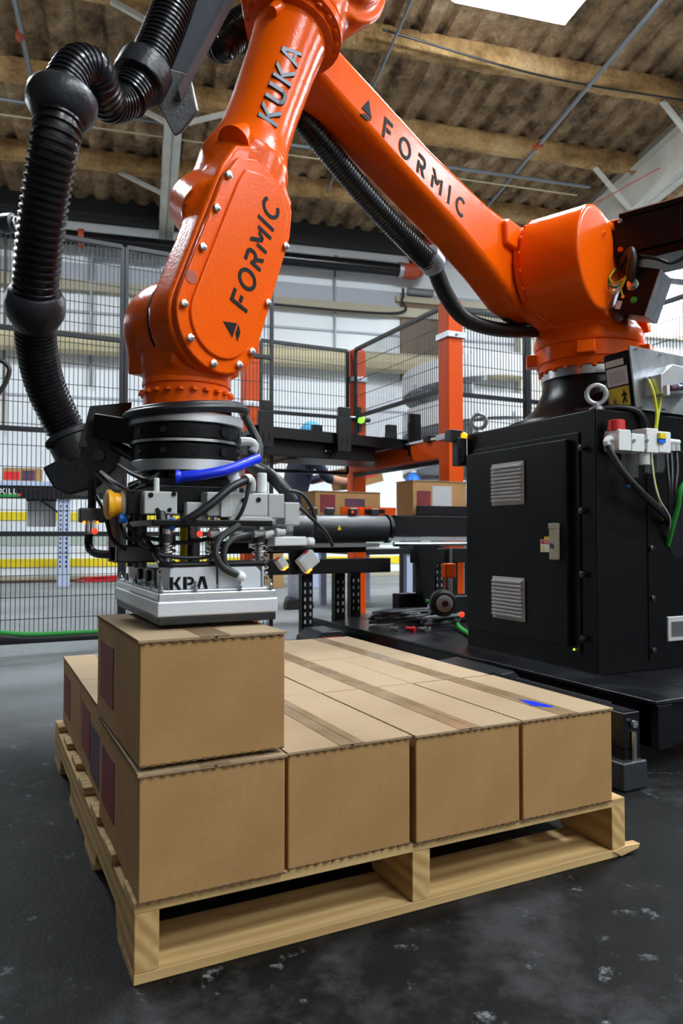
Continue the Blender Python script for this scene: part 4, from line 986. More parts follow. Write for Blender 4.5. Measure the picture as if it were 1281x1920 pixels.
vd = (FD*.0+lw(Vector(CAM))*0)
# bracket from the holder to the support rail
s1 = rp(300, 120, 1.53); s2 = rp(330, 190, 1.56); s3 = rp(285, 226, 1.54)
obj('holder_bracket', MB().prism([(0,0),(.075,-.01),(.095,.06),(.06,.115),(.045,.128),(.035,.115),(-.005,.06)], rp(288,118,1.53), (rp(333,150,1.555)-rp(288,130,1.53)).normalized(), (rp(292,220,1.545)-rp(292,120,1.53)).normalized(), (rp(640,130,1.60)-rp(640,130,1.56)).normalized()*.03), PLAST, rob, bevel=.004)
ra = rp(332,188,1.56); rbp = rp(455,-40,1.66)
rl = MB()
dd = (rbp-ra).normalized(); sd = (rp(395,20,1.60)-rp(440,20,1.60)).normalized(); sd = (sd-dd*sd.dot(dd)).normalized(); nn_ = dd.cross(sd)
rl.prism([(-.01,0),(.012,0),(.075,.12),(.085,.36),(-.01,.36)], ra, sd, dd, nn_*.003); 
obj('support_rail', rl, RAILG, rob, smooth=0)
obj('rail_lip', MB().prism([(0,0),(.03,0),(.03,.36),(0,.36)], ra-sd*.01, nn_, dd, sd*.003), RAILG, rob, smooth=0)
# hoses along the link arm
obj('arm_hose', MB().tube([rp(500,20,1.95), rp(455,62,1.93), rp(418,92,1.90), rp(410,84,1.98), rp(440,45,2.02), rp(480,20,2.05)], .033, 18, rib=.003, pitch=.010), HOSE, rob)
obj('hose_clip', MB().lathe(rp(452,66,1.93), rp(440,76,1.92), [(0,.038),(.02,.038)], 18), PLAST, rob)
obj('arm_hose', MB().tube([rp(520,170,2.05), rp(585,245,2.08), rp(650,325,2.16), rp(720,405,2.24), rp(775,462,2.32), rp(805,490,2.38)], .034, 18, rib=.003, pitch=.010), HOSE, rob)
obj('hose_end', MB().lathe(rp(800,478,2.37), rp(822,508,2.42), [(0,.042),(.05,.042),(.06,.034)], 20), GALV, rob)
obj('arm_cable', MB().tube([rp(812,495,2.42), rp(836,552,2.55), rp(872,597,2.68), rp(930,617,2.84), rp(1000,620,3.00), rp(1060,614,3.12)], .028, 18, rib=.0012, pitch=.008), HOSE, rob)
obj('arm_cable', MB().tube([rp(925,565,2.85), rp(940,584,2.86), rp(968,600,2.92), rp(1010,608,3.03), rp(1060,608,3.14)], .024, 18, rib=.003, pitch=.010), HOSE, rob)
tag(rob, 'large orange six axis robot arm reaching over the pallet', 'robot arm')

# ================================================================== vacuum gripper under the wrist
G = Vector((.15, .29, 0)); gr = empty('vacuum_gripper', (G.x, G.y, .52)); GO = Vector((G.x, G.y, .52))
def pg(x, y, Y): return on_y(x, y, Y)-GO
def gbox(x0, y0, x1, y1, Y, dep):       # block whose front face covers these sight lines at distance Y, dep metres deep
    a = pg(x0, y1, Y); b = pg(x1, y0, Y); return box(a.x, b.x, a.y, a.y+dep, a.z, b.z)
def gz(mb): mb.v = [(p[0], p[1], p[2]-.52) for p in mb.v]; return mb
# tool changer discs
def disc(z0, z1, r, m, name, n=56): return obj(name, gz(MB().lathe((0,0,z0), (0,0,9), [(0,r*.97),(.002,r),(z1-z0-.002,r),(z1-z0,r*.97)], n)), m, gr)
disc(.902, .918, .088, BLACKS, 'top_spacer')
disc(.882, .902, .110, ALU, 'upper_ring')
u1 = disc(.853, .882, .107, BLACKP, 'master_plate', 12); disc(.845, .853, .108, DKSTEEL, 'coupling_ring')
u2 = disc(.815, .845, .107, BLACKP, 'tool_plate', 12); disc(.792, .815, .110, ALU, 'lower_ring')
disc(.780, .792, .085, BLACKS, 'lower_spacer')
obj('disc_band', gz(MB().lathe((0,0,.847), (0,0,9), [(0,.1085),(.005,.1085)], 48)), STEEL, gr)
for pz, par in ((.868, u1), (.830, u2)):
    for th in (-160, -128, -96, -64, -32, 0, 32):
        c = Vector((.1035*math.cos(R(th)), .1035*math.sin(R(th)), pz-.52)); d = Vector((math.cos(R(th)), math.sin(R(th)), 0))
        obj('port', MB().cyl(c, c+d*.004, .0085 if th in (-96,-64,0) else .006, n=14), PRINT if th in (-96,-64,0) else DKSTEEL, par)
# black tube ring around the wrist and hose to the right
rt = [(.115*math.cos(R(a)), .115*math.sin(R(a)), .912-.52+.012*math.sin(R(a*1.0+70))) for a in range(-235, 0, 18)]
obj('ring_hose', MB().tube(rt+[(.135,.0,.372), (.148,-.01,.335), (.140,-.02,.30)], .0085, 10), RUBBER, gr)
obj('ring_hose', MB().tube([(p[0]*.93, p[1]*.93, p[2]+.008) for p in rt], .007, 10), RUBBER, gr)
obj('blue_sleeve', MB().tube([pg(334,894,.165), pg(380,890,.155), pg(430,880,.155), pg(484,859,.19)], .0095, 14), BLUE, gr)
obj('sleeve_flare', MB().lathe(pg(340,894,.164), pg(331,894,.166), [(0,.0095),(.006,.013),(.010,.013)], 16), BLUE, gr)
obj('elbow_fitting', MB().tube([pg(450,828,.22), pg(468,828,.22), pg(478,836,.22), pg(474,846,.22)], .009, 10), VALVE, gr)
# hose clamp on the left with its black angle plate
obj('angle_plate', MB().prism([(-.02,0),(.075,.0),(.085,.10),(.0,.085)], pg(168,838,.45), (1,0,0), (0,0,1), (0,.006,0)), BLACKS, gr, smooth=0)
obj('clamp_arm', MB().bar(pg(190,800,.42), pg(262,812,.33), .05, .05), BLACKP, gr, bevel=.004)
obj('arm_rod', MB().cyl(pg(215,835,.40), pg(262,862,.30), .012, n=12), BLACKS, gr)
c0 = at(132,812,1.57)-GO; c1 = at(172,900,1.57)-GO; dd = (c1-c0).normalized()
obj('clamp_collar', MB().lathe(c0, c1, [(0,.050),(.004,.057),(.014,.057),(.016,.053),(.065,.052),(.067,.048)], 28), PLAST, gr)
obj('clamp_screw', MB().lathe(at(99,838,1.53)-GO, at(90,834,1.52)-GO, [(0,.005),(.010,.007),(.014,.007)], 12), DKSTEEL, gr)
sdv = (at(230,870,1.55)-at(130,880,1.55)).normalized(); ndv = dd.cross(sdv).normalized(); sdv = ndv.cross(dd)
cc = c0+dd*.062
obj('clamp_block', MB().prism([(-.070,-.010),(.020,-.012),(.050,-.045),(.095,-.040),(.105,.015),(.075,.055),(.020,.078),(-.045,.066),(-.066,.040)], cc-ndv*.05, sdv, dd, ndv*.10), PLAST, gr, bevel=.007, seg=3)
for s in (.052,): obj('block_screw', MB().cyl(cc+sdv*s+dd*.018-ndv*.058*(1 if ndv.dot(FW) > 0 else -1), cc+sdv*s+dd*.018-ndv*.045*(1 if ndv.dot(FW) > 0 else -1), .011, n=14), DKSTEEL, gr)
# manifold
mfz0, mfz1 = .700, .775
obj('manifold', gz(box(-.085, .085, -.10, .13, .715, .765)), BLACKP, gr, bevel=.003)
obj('adapter_plate', gz(box(-.095, .075, -.075, .10, .765, .781)), BLACKP, gr, bevel=.003)
vb = obj('valve_block', gbox(270, 922, 333, 964, .165, .045), VALVE, gr, bevel=.003)
for x, y in ((283, 928), (326, 926), (295, 956), (318, 956)):
    p = pg(x, y, .1645); obj('block_hole', MB().cyl(p+Vector((0,-.0015,0)), p+Vector((0,.001,0)), .0038 if y > 940 else .0045, n=12), PRINT, vb)
vb2 = obj('valve_block', gbox(350, 942, 392, 976, .17, .05), VALVE, gr, bevel=.002)
vb3 = obj('vacuum_ejector', gbox(388, 925, 503, 968, .150, .060), VALVE, gr, bevel=.003)
obj('ejector_foot', gbox(428, 968, 512, 982, .150, .055), VALVE, gr, bevel=.003)
obj('ejector_rib', gbox(414, 925, 436, 970, .144, .02), VALVE, vb3, bevel=.002)
obj('ejector_end', gbox(503, 926, 534, 972, .150, .055), GREYP, gr, bevel=.003)
obj('silencer_block', gbox(534, 942, 563, 985, .150, .05), VALVE, gr, bevel=.003)
for x, y in ((485, 937), (457, 938)):
    p = pg(x, y, .1495); obj('ejector_port', MB().cyl(p+Vector((0,-.0015,0)), p+Vector((0,.001,0)), .0045, n=12), PRINT, vb3)
for (x0, y0, x1, y1, Y) in ((288, 896, 299, 924, .18), (431, 884, 448, 926, .17), (483, 887, 500, 924, .175)):
    a = pg((x0+x1)/2, y1, Y); b = pg((x0+x1)/2, y0, Y); obj('exhaust_silencer', MB().cyl(a, b, (pg(x1,y0,Y)-pg(x0,y0,Y)).length/2, n=16), WHITEP, gr, bevel=.002)
yc = pg(205, 946, .235); obj('yellow_cap', MB().lathe(yc+Vector((-.008,0,0)), yc+Vector((1,0,0)), [(0,.020),(.004,.027),(.010,.027),(.016,.022),(.030,.021)], 28), YELCAP, gr)
obj('cap_ring', MB().lathe(yc+Vector((.020,0,0)), yc+Vector((1,0,0)), [(0,.024),(.003,.026),(.014,.026),(.016,.022)], 28), WHITEP, gr)
obj('cap_body', MB().cyl(yc+Vector((.034,0,0)), yc+Vector((.060,0,0)), .020, n=20), DKSTEEL, gr)
obj('side_valve', gbox(238, 918, 272, 965, .20, .06), BLACKP, gr, bevel=.003)
obj('blue_fitting', MB().lathe(pg(222,972,.22), pg(238,972,.22), [(0,.006),(.002,.009),(.010,.009),(.016,.006)], 14), BLUEFIT, gr)
obj('blue_fitting', MB().lathe(pg(329,983,.148), pg(318,983,.150), [(0,.007),(.003,.012),(.008,.012),(.012,.007)], 16), BLUEFIT, gr)
obj('elbow_fitting', MB().tube([pg(318,983,.15), pg(306,982,.152), pg(302,972,.156), pg(302,960,.16)], .0085, 12), RUBBER, gr)
obj('supply_hose', MB().tube([pg(326,983,.146), pg(352,974,.13), pg(395,946,.125), pg(432,915,.13), pg(460,901,.14)], .0075, 12), RUBBER, gr)
obj('hose_elbow', MB().tube([pg(460,900,.14), pg(466,898,.145), pg(470,906,.15), pg(469,918,.155)], .010, 12), VALVE, gr)
obj('signal_cable', MB().tube([pg(468,905,.135), pg(462,935,.13), pg(452,962,.132), pg(436,985,.14), pg(425,1000,.16)], .0038, 8), RUBBER, gr)
obj('signal_cable', MB().tube([pg(540,920,.15), pg(566,926,.15), pg(586,955,.15), pg(592,985,.15), pg(588,1005,.155)], .0042, 8), RUBBER, gr)
obj('signal_cable', MB().tube([pg(563,952,.15), pg(588,975,.148), pg(612,1000,.15), pg(624,1024,.155)], .0038, 8), RUBBER, gr)
obj('thick_cable', MB().tube([pg(470,872,.30), pg(505,890,.22), pg(528,912,.20), pg(548,940,.20)], .013, 12), RUBBER, gr)
# lamps on the vacuum switches
for (x, y, m_) in ((377, 1001, LEDR), (181, 996, LEDR)):
    p = pg(x, y, .155 if x > 300 else .26); sw = obj('vacuum_switch', MB().cyl(p+Vector((-.010,0,-.006)), p+Vector((-.010,0,.020)), .010, n=14), CLEAR, gr)
    obj('switch_lamp', MB().ball(p+Vector((-.004,-.006,0)), .0055, n=12, m=8), m_, sw)
for (x0, y0, x1, y1) in ((392, 1001, 412, 997), (436, 1004, 458, 996), (474, 1001, 492, 999), (494, 1004, 516, 998), (516, 998, 545, 998)):
    obj('push_fitting', MB().lathe(pg(x0,y0,.148), pg(x1,y1,.150), [(0,.0055),(.001,.0075),(.006,.008),(.013,.006),(.020,.006)], 14), VALVE, gr)
obj('pilot_valve', gbox(536, 976, 551, 1006, .148, .02), CLEAR, gr, bevel=.002)
obj('valve_base', gbox(515, 1006, 576, 1024, .145, .045), WHITEP, gr, bevel=.003)
obj('side_plug', MB().lathe(pg(576,1016,.16), pg(592,1016,.16), [(0,.006),(.002,.009),(.012,.009),(.014,.006)], 14), WHITEP, gr)
# spring posts carrying the suction box
posts = [(-.06,-.10), (.112,-.115), (-.06,.15), (.10,.15)]
for (x, y) in posts:
    obj('guide_post', gz(MB().cyl((x,y,.580), (x,y,.73), .0095, n=14)), STEEL, gr)
    hel = [Vector((x+.0135*math.cos(a*.8), y+.0135*math.sin(a*.8), .592-.52+.066*a/48)) for a in range(0, 49)]
    obj('spring', MB().tube(hel, .0026, 6), STEEL, gr)
    obj('spring_collar', gz(MB().cyl((x,y,.660), (x,y,.676), .015, n=16)), DKSTEEL, gr)
for (x, y, m_) in ((-.015,.10,YELLOW), (.03,.12,YELLOW), (-.03,.05,DKSTEEL), (-.088,.0,DKSTEEL), (-.09,.06,DKSTEEL), (.01,-.02,DKSTEEL)):
    obj('air_cylinder', gz(MB().cyl((x,y,.612), (x,y,.715), .012, n=14)), m_, gr)
obj('carrier_plate', gz(box(-.10, .12, -.16, .20, .690, .701)), BLACKP, gr, bevel=.002)
# lower black rod frame
fr_ = [(-.085,.12,.70), (-.088,-.09,.655), (-.085,-.15,.628), (-.075,-.168,.623), (.02,-.168,.623), (.10,-.168,.623)]
obj('rod_frame', MB().tube([(a, b, c-.52) for a, b, c in fr_], .0055, 10), BLACKS, gr)
obj('left_rod', MB().tube([at(173,900,1.5)-GO, at(172,960,1.5)-GO, at(166,1018,1.5)-GO, at(176,1036,1.48)-GO, at(205,1040,1.44)-GO, at(225,1042,1.42)-GO], .0085, 10), BLACKS, gr)
obj('rod_clamp', gz(box(-.135, -.045, -.02, .06, .622, .655)), DKSTEEL, gr, bevel=.004)
obj('angle_bracket', gz(box(-.135, -.125, .0, .08, .622, .72)), BROWN, gr, smooth=0)
# suction box
obj('lid_plate', gz(box(-.094, .114, -.180, .222, .576, .580)), ALUW, gr, bevel=.002)
obj('upper_rail', gz(box(-.094, .118, -.183, .225, .562, .576)), ALU, gr, bevel=.003)
obj('lower_rail', gz(box(-.097, .121, -.186, .228, .535, .562)), ALUW, gr, bevel=.004, seg=3)
obj('foam_pad', gz(box(-.094, .118, -.183, .225, .5215, .535)), RUBBER, gr, bevel=.002)
kp = obj('name_bracket', gz(MB().prism([(0,0),(.082,0),(.082,.040),(.008,.040),(0,.034)], (-.072,-.172,.580), (1,0,0), (0,0,1), (0,.004,0))), ALUW, gr, bevel=.002)
obj('bracket_top', gz(box(-.065, .009, -.170, -.15, .616, .620)), ALUW, kp, smooth=0)
obj('corner_rib', gz(MB().prism([(0,0),(.10,0),(.10,.03),(.03,.044),(.012,.044),(0,.03)], (-.073,-.172,.580), (0,1,0), (0,0,1), (.004,0,0))), ALUW, gr, bevel=.002)
lettering('kPa', pg(318,1107,.1175), (1,0,0), (0,0,1), (0,-1,0), .0225, PRINT, kp, gap=.10, depth=.0006, sq=1.05)
obj('side_bracket', gz(MB().prism([(0,0),(.080,0),(.080,.028),(.070,.038),(0,.038)], (.014,-.170,.580), (1,0,0), (0,0,1), (0,.004,0))), ALUW, gr, bevel=.002)
obj('end_rib', gz(MB().prism([(0,0),(.09,0),(.09,.02),(.03,.046),(.008,.046),(0,.035)], (.095,-.172,.580), (0,1,0), (0,0,1), (.004,0,0))), ALUW, gr, bevel=.002)
for x in (-.089, -.03, .05, .108):
    obj('toggle_screw', gz(MB().lathe((x,-.180,.577), (x,-.180,1), [(0,.005),(.008,.005),(.010,.003),(.018,.003)], 10)), STEEL, gr)
for y in (-.12, -.05, .04, .13, .2):
    obj('toggle_screw', gz(MB().lathe((-.090,y,.577), (-.090,y,1), [(0,.005),(.008,.005),(.010,.003),(.018,.003)], 10)), STEEL, gr)
obj('rear_box', gz(box(-.075, .09, -.06, .19, .580, .612)), DKSTEEL, gr, bevel=.003)
for y in (-.02, .06): obj('side_port', gz(MB().cyl((-.0755,y,.597), (-.080,y,.597), .011, n=16)), PRINT, gr)
obj('vacuum_line', MB().tube([pg(448,985,.13), pg(412,1010,.115), pg(404,1040,.105), pg(420,1066,.105), pg(446,1078,.108)], .0065, 10), RUBBER, gr)
obj('vacuum_line', MB().tube([pg(470,1000,.135), pg(434,1012,.12), pg(420,1036,.11), pg(424,1062,.108), pg(440,1074,.112)], .0055, 10), RUBBER, gr)
obj('line_fitting', MB().lathe(pg(444,1077,.108), pg(458,1084,.110), [(0,.006),(.002,.0085),(.012,.0085),(.016,.006)], 14), WHITEP, gr)
# photo eyes on the right hand bracket
obj('sensor_bracket', gbox(545, 1030, 590, 1078, .165, .012), BLACKP, gr, bevel=.003)
obj('sensor_bracket', gbox(515, 1024, 590, 1034, .150, .04), BLACKP, gr, bevel=.003)
def eye(x, y, w_, h_, ang):
    c = pg(x, y, .14); M = Matrix.Translation(c) @ Matrix.Rotation(R(ang), 4, 'Y')
    e = obj('photo_eye', box(-w_/2, w_/2, -.01, .012, -h_/2, h_/2, M), GREYP, gr, bevel=.003)
    obj('eye_lamp', box(w_/2-.003, w_/2+.0006, -.012, .006, -h_/2+.001, -h_/2+.012, M), LEDO, e, smooth=0)
    obj('eye_lens', box(-w_/2-.0006, -w_/2+.002, -.004, .010, h_/2-.014, h_/2-.005, M), RED, e, smooth=0)
    obj('eye_label', box(-w_/2+.006, w_/2-.006, -.0106, -.010, -h_/2+.006, h_/2-.006, M), VALVE, e, smooth=0)
eye(577, 1052, .030, .036, 52); eye(528, 1056, .022, .016, 55)
c = pg(170, 968, .34); obj('photo_eye', MB().box(c.x-.02, c.x+.03, c.y, c.y+.03, c.z-.012, c.z+.016), DKSTEEL, gr, bevel=.003)
for dx in (-.012, .012): obj('eye_lamp', MB().ball(c+Vector((dx,-.003,-.012)), .0032, n=10, m=6), LEDO, gr)
for pts in ([(262,905,.2),(228,920,.24),(200,905,.30),(176,880,.36)], [(250,925,.2),(215,905,.25),(190,885,.33)], [(215,955,.26),(226,985,.24),(236,1008,.22),(262,1012,.2)],
            [(262,1022,.19),(300,1040,.18),(360,1046,.17),(420,1040,.17)], [(240,985,.22),(262,1005,.2),(300,1012,.19),(345,1018,.19),(392,1010,.18)], [(180,930,.34),(196,960,.3),(210,1010,.27),(236,1030,.24)],
            [(300,885,.22),(280,900,.2),(250,890,.24),(222,872,.30)]):
    obj('signal_cable', MB().tube([pg(*p) for p in pts], .004, 8), RUBBER, gr)
tag(gr, 'vacuum gripper with grey valves, springs and an aluminium suction box', 'gripper')

# ================================================================== things behind the cell
# spiral conveyor
SC = Vector((at(868, 800, 7.2).x, at(868, 800, 7.2).y, 0)); sp = empty('spiral_conveyor', SC); rr = .59; pitch = .38; turns = 3.6; a_1 = R(-116.4+72); a_0 = a_1-2*PI*turns; z0 = 2.18-pitch*turns
def helix(r0, r1, h0, h1, t0=0, t1=turns, n=180):
    rg = []
    for i in range(n+1):
        tt = t0+(t1-t0)*i/n; a = a_0+2*PI*tt; z = z0+pitch*tt; c, s = math.cos(a), math.sin(a)
        rg.append([(r0*c, r0*s, z+h0), (r1*c, r1*s, z+h0), (r1*c, r1*s, z+h1), (r0*c, r0*s, z+h1)])
    return MB().rings(rg)
obj('outer_skirt', helix(rr-.012, rr, 0, .21), SPIRAL, sp)
obj('inner_skirt', helix(.22, .235, 0, .21), SPIRAL, sp)
obj('slat_bed', helix(.235, rr-.012, .10, .13), GALV, sp)
for k in range(0, 30, 3):
    tt = turns*k/30; a = a_0+2*PI*tt; z = z0+pitch*tt
    obj('radial_strut', MB().bar((.1*math.cos(a), .1*math.sin(a), z+.02), (rr*math.cos(a), rr*math.sin(a), z+.02), .05, .04), GALV, sp, smooth=0)
obj('centre_column', MB().cyl((0,0,0), (0,0,2.5), .11, n=24), GALV, sp)
for a in (20, 140, 260): obj('support_leg', box(rr*math.cos(R(a))-.03, rr*math.cos(R(a))+.03, rr*math.sin(R(a))-.03, rr*math.sin(R(a))+.03, 0, z0+.1), DARKFRAME, sp, smooth=0)
tag(sp, 'white spiral conveyor with stacked curved bands behind the mesh', 'spiral conveyor')

# boxes travelling on the conveyors
def print_carton(loc, rz, bw, bd, bh, label, red, navy):
    t = carton(loc, rz, label, bw, bd, bh, group='cartons in the background')
    obj('red_print', box(bw*red[0], bw*red[1], .0008, .0018, bh*.1, bh*.7), REDPRINT if red[2] else BLUEPRINT, t, smooth=0)
    obj('grey_print', box(bw*navy[0], bw*navy[1], .0008, .0018, bh*.1, bh*.85), GREYP if red[2] else REDPRINT, t, smooth=0)
    return t
print_carton((1.46, 2.57, .785), 0, .42, .20, .135, 'cardboard box with purple print riding the belt conveyor', (.45, .75, 0), (.08, .3))
print_carton((2.03, 2.465, .786), 0, .38, .19, .205, 'cardboard box with a red panel on the roller conveyor beside the cabinet', (.08, .33, 1), (.36, .72))

# person packing behind the conveyor: leaning to the right over a carton
PX, PY = 2.40, 5.16
def person():
    t = empty('person', (PX, PY, 0))
    def skin(name, verts, edges, m, root=0, sub=2):
        me = bpy.data.meshes.new(name); me.from_pydata([v[:3] for v in verts], edges, []); o = bpy.data.objects.new(name, me); C.objects.link(o); o.parent = t
        me.materials.append(m)
        s = o.modifiers.new('skin', 'SKIN'); s.use_smooth_shade = True
        sv = me.skin_vertices[0].data
        for i, v in enumerate(verts): sv[i].radius = v[3] if isinstance(v[3], tuple) else (v[3], v[3]); sv[i].use_root = (i == root)
        sb = o.modifiers.new('subdivision', 'SUBSURF'); sb.levels = sub; sb.render_levels = sub
        return o
    # body: pelvis, spine, neck, arms, legs - one surface
    V = [(0,0,.95,(.15,.11)), (.03,0,1.12,(.15,.11)), (.09,0,1.30,(.17,.115)), (.13,0,1.43,(.10,.08)), (.17,0,1.51,(.05,.05)),
         (.12,-.19,1.40,.062), (.24,-.27,1.18,.047), (.42,-.20,1.17,.038), (.50,-.17,1.18,.030),
         (.12,.19,1.40,.062), (.26,.26,1.20,.047), (.44,.18,1.24,.038), (.52,.15,1.26,.030),
         (-.03,-.10,.88,.088), (.02,-.11,.50,.060), (-.03,-.12,.10,.042),
         (-.03,.10,.88,.088), (.10,.12,.50,.060), (.08,.13,.10,.042)]
    Ed = [(0,1),(1,2),(2,3),(3,4),(2,5),(5,6),(6,7),(7,8),(2,9),(9,10),(10,11),(11,12),(0,13),(13,14),(14,15),(0,16),(16,17),(17,18)]
    b = skin('body', V, Ed, NAVY)
    skin('trousers', [(0,0,.98,(.165,.125)), (-.02,-.10,.86,.105), (.02,-.11,.50,.082), (-.03,-.12,.07,.072), (-.02,.10,.86,.105), (.10,.12,.50,.082), (.08,.13,.07,.072)],
         [(0,1),(1,2),(2,3),(0,4),(4,5),(5,6)], TROUS)
    for s, y, z, ex, ey in ((-1, -.27, 1.18, .42, -.20), (1, .26, 1.20, .44, .18)):
        f = skin('forearm', [(.26 if s < 0 else .28, y+.01*s, z, .050), (ex, ey, 1.17 if s < 0 else 1.24, .042), (ex+.07, ey*.9, 1.18 if s < 0 else 1.26, .030)], [(0,1),(1,2)], SKIN)
        hx, hy, hz = ex+.07, ey*.9, 1.18 if s < 0 else 1.26
        hv = [(hx,hy,hz,(.030,.018)), (hx+.05,hy,hz,(.036,.015))]; he = [(0,1)]
        for k, (oy, ln) in enumerate(((-.028,.055), (-.010,.065), (.010,.062), (.027,.050))):
            hv += [(hx+.065,hy+oy,hz,.009), (hx+.065+ln*.55,hy+oy,hz-.008,.0085), (hx+.065+ln,hy+oy,hz-.028,.0075)]; i = 2+3*k; he += [(1,i),(i,i+1),(i+1,i+2)]
        hv += [(hx+.03,hy-.036*s*-1,hz+.01,.010), (hx+.06,hy+.055*s,hz+.012,.009)]; he += [(0,14),(14,15)]
        skin('hand', hv, he, SKIN, sub=1)
    # head leaning forward, with hairnet, ear, nose
    hd_ = MB().ball((.215,0,1.60), .098, .080, .118, 24, 16); h = obj('head', hd_, SKIN, t, smooth=180)
    obj('nose', MB().ball((.315,0,1.585), .016, .012, .020, 10, 8), SKIN, h, smooth=180)
    for s in (-1, 1):
        obj('ear', MB().ball((.20,.080*s,1.59), .020, .010, .032, 10, 8), SKIN, h, smooth=180)
        obj('eye', MB().ball((.303,.030*s,1.61), .008, .010, .007, 8, 6), PRINT, h, smooth=180)
    obj('mouth', MB().ball((.300,0,1.535), .010, .022, .005, 10, 6), REDFIT, h, smooth=180)
    obj('hairnet', MB().ball((.195,0,1.645), .108, .092, .098, 24, 14), HAIRNET, h, smooth=180)
    for (x, y) in ((-.03,-.12), (.08,.13)):
        obj('shoe', MB().prism([(-.09,0),(.18,0),(.19,.03),(.13,.06),(.04,.10),(-.07,.10),(-.09,.06)], (x,y-.045,0), (1,0,0), (0,0,1), (0,.09,0)), SHOE, t, bevel=.018, seg=3)
    tag(t, 'person in dark shirt and blue hairnet leaning over a carried box', 'person')
person()
M_ = carton((2.94, 5.02, 1.10), R(10), 'tilted cardboard box with red print in the arms of the person', .42, .30, .20, group='cartons in the background')
M_.rotation_euler = (0, R(-14), R(10)); obj('red_print', box(.20, .36, -.0012, .0005, .07, .16), RED, M_, smooth=0)
bb = carton((1.93, 4.6, .55), R(-5), 'cardboard box low behind the conveyor drum beside the person', .34, .30, .24, group='cartons in the background')
t = empty('packing_table', (2.95, 5.0, 0)); obj('top', box(-.30, .28, -.45, .45, .50, .55), DARKFRAME, t, bevel=.004)
for x in (-.25, .23):
    for y in (-.4, .4): obj('leg', box(x-.03, x+.03, y-.03, y+.03, 0, .5), BLUEGREY, t, smooth=0)
t.location = (3.05, 4.95, 0)
tag(t, 'low dark packing table with blue grey legs behind the conveyor', 'table')
t = empty('blue_jug', on_y(775, 905, 4.6)); 
obj('body', MB().lathe((0,0,-.11), (0,0,1), [(0,.06),(.01,.07),(.14,.07),(.17,.05),(.19,.025),(.20,.025)], 20), BLUEFIT, t); obj('lid', MB().cyl((0,0,.09), (0,0,.11), .03), WHITEP, t)
obj('shelf_post', box(-.05, .05, -.05, .05, -1.0, -.11), DARKFRAME, t, smooth=0)
tag(t, 'blue jug standing behind the conveyor box near the orange post', 'jug')

# dark lift frame with wheel behind the cabinet
LF = Vector((2.10, 2.28, PTOP)); t = empty('lift_frame', LF)
for x in (-.13, .07, .20): obj('mast', box(x-.025, x+.025, -.025, .025, 0, .40), DARKFRAME, t, bevel=.003)
obj('top_beam', box(-.18, .30, -.04, .04, .32, .40), DARKFRAME, t, bevel=.004)
obj('gusset', MB().prism([(-.19,.42),(-.06,.42),(-.10,.1),(-.15,.1)], (0,-.06,0), (1,0,0), (0,0,1), (0,.05,0)), DARKFRAME, t, smooth=0)
obj('motor_body', box(-.10, .18, -.12, -.03, 0, .15), BLACKS, t, bevel=.015)
wc = at(828, 1130, 3.5)-LF
obj('tyre', MB().lathe(wc, wc+Vector((-.3,-.95,0)), [(0,.058),(.006,.064),(.04,.064),(.05,.050)], 28), RUBBER, t)
obj('wheel_rim', MB().lathe(wc+Vector((-.015,-.0475,0)), wc+Vector((-.3,-.95,0)), [(0,.040),(.006,.040),(.008,.030),(.008,.018)], 28), GREYP, t)
obj('wheel_hub', MB().cyl(wc+Vector((-.017,-.05,0)), wc+Vector((-.021,-.064,0)), .014, n=16), DKSTEEL, t)
ob = at(843, 1070, 3.5)-LF; obj('orange_block', box(ob.x-.035, ob.x+.025, ob.y-.02, ob.y+.02, ob.z-.035, ob.z+.035), ORANGE2, t, bevel=.006)
rl_ = at(866, 1152, 3.3)-LF; obj('red_lamp', MB().ball(rl_, .012, n=12, m=8), LEDR, t)
obj('piston', MB().cyl((.02,-.06,.10), (.02,-.06,.40), .010, n=12), STEEL, t)
for k, (x, z) in enumerate(((.24, .22), (.27, .32), (.23, .15))):
    obj('loose_cable', MB().tube([(x,-.05,z+.10), (x+.03,-.09,z), (x-.02,-.10,z-.08), (x+.02,-.11,z-.14)], .006, 8), (GREEN, BLUEFIT, GREEN)[k], t)
tag(t, 'dark lift mechanism with a small wheel left of the cabinet', 'lift frame')

# coils of cable on the base plate
def coil(c, r, n, rad, m, label, seed):
    rnd = random.Random(seed); pts = []
    for i in range(n*14):
        a = 2*PI*i/14; k = r*(.75+.35*rnd.random()); pts.append(Vector(c)+Vector((k*1.25*math.cos(a), k*.8*math.sin(a), rad+rad*2*(i/14)*.55+.02*abs(math.sin(a*.5+seed)))))
    t = obj('cable_coil', MB().tube(pts, rad, 8), m); return tag(t, label, 'cable')
coil((1.78, 2.20, PTOP), .135, 6, .009, CABLEG, 'tangled coil of thin black cables on the base plate', 2)
coil((1.90, 1.98, PTOP), .085, 3, .012, CABLEG, 'loop of thick grey hose on the base plate left of the cabinet', 5)
t = obj('cable_box', box(1.86, 1.98, 2.33, 2.41, PTOP+.001, PTOP+.15), DARKFRAME, bevel=.006); tag(t, 'small black box among the coiled cables on the base plate', 'box')
t = obj('green_cable', MB().tube([(1.95,2.20,PTOP+.12), (2.0,2.05,PTOP+.06), (1.93,1.88,PTOP+.02), (1.86,1.72,PTOP+.014), (1.80,1.58,PTOP+.013), (1.82,1.48,PTOP+.013)], .012, 10), GREEN); tag(t, 'green cable lying on the base plate beside the cabinet', 'cable')
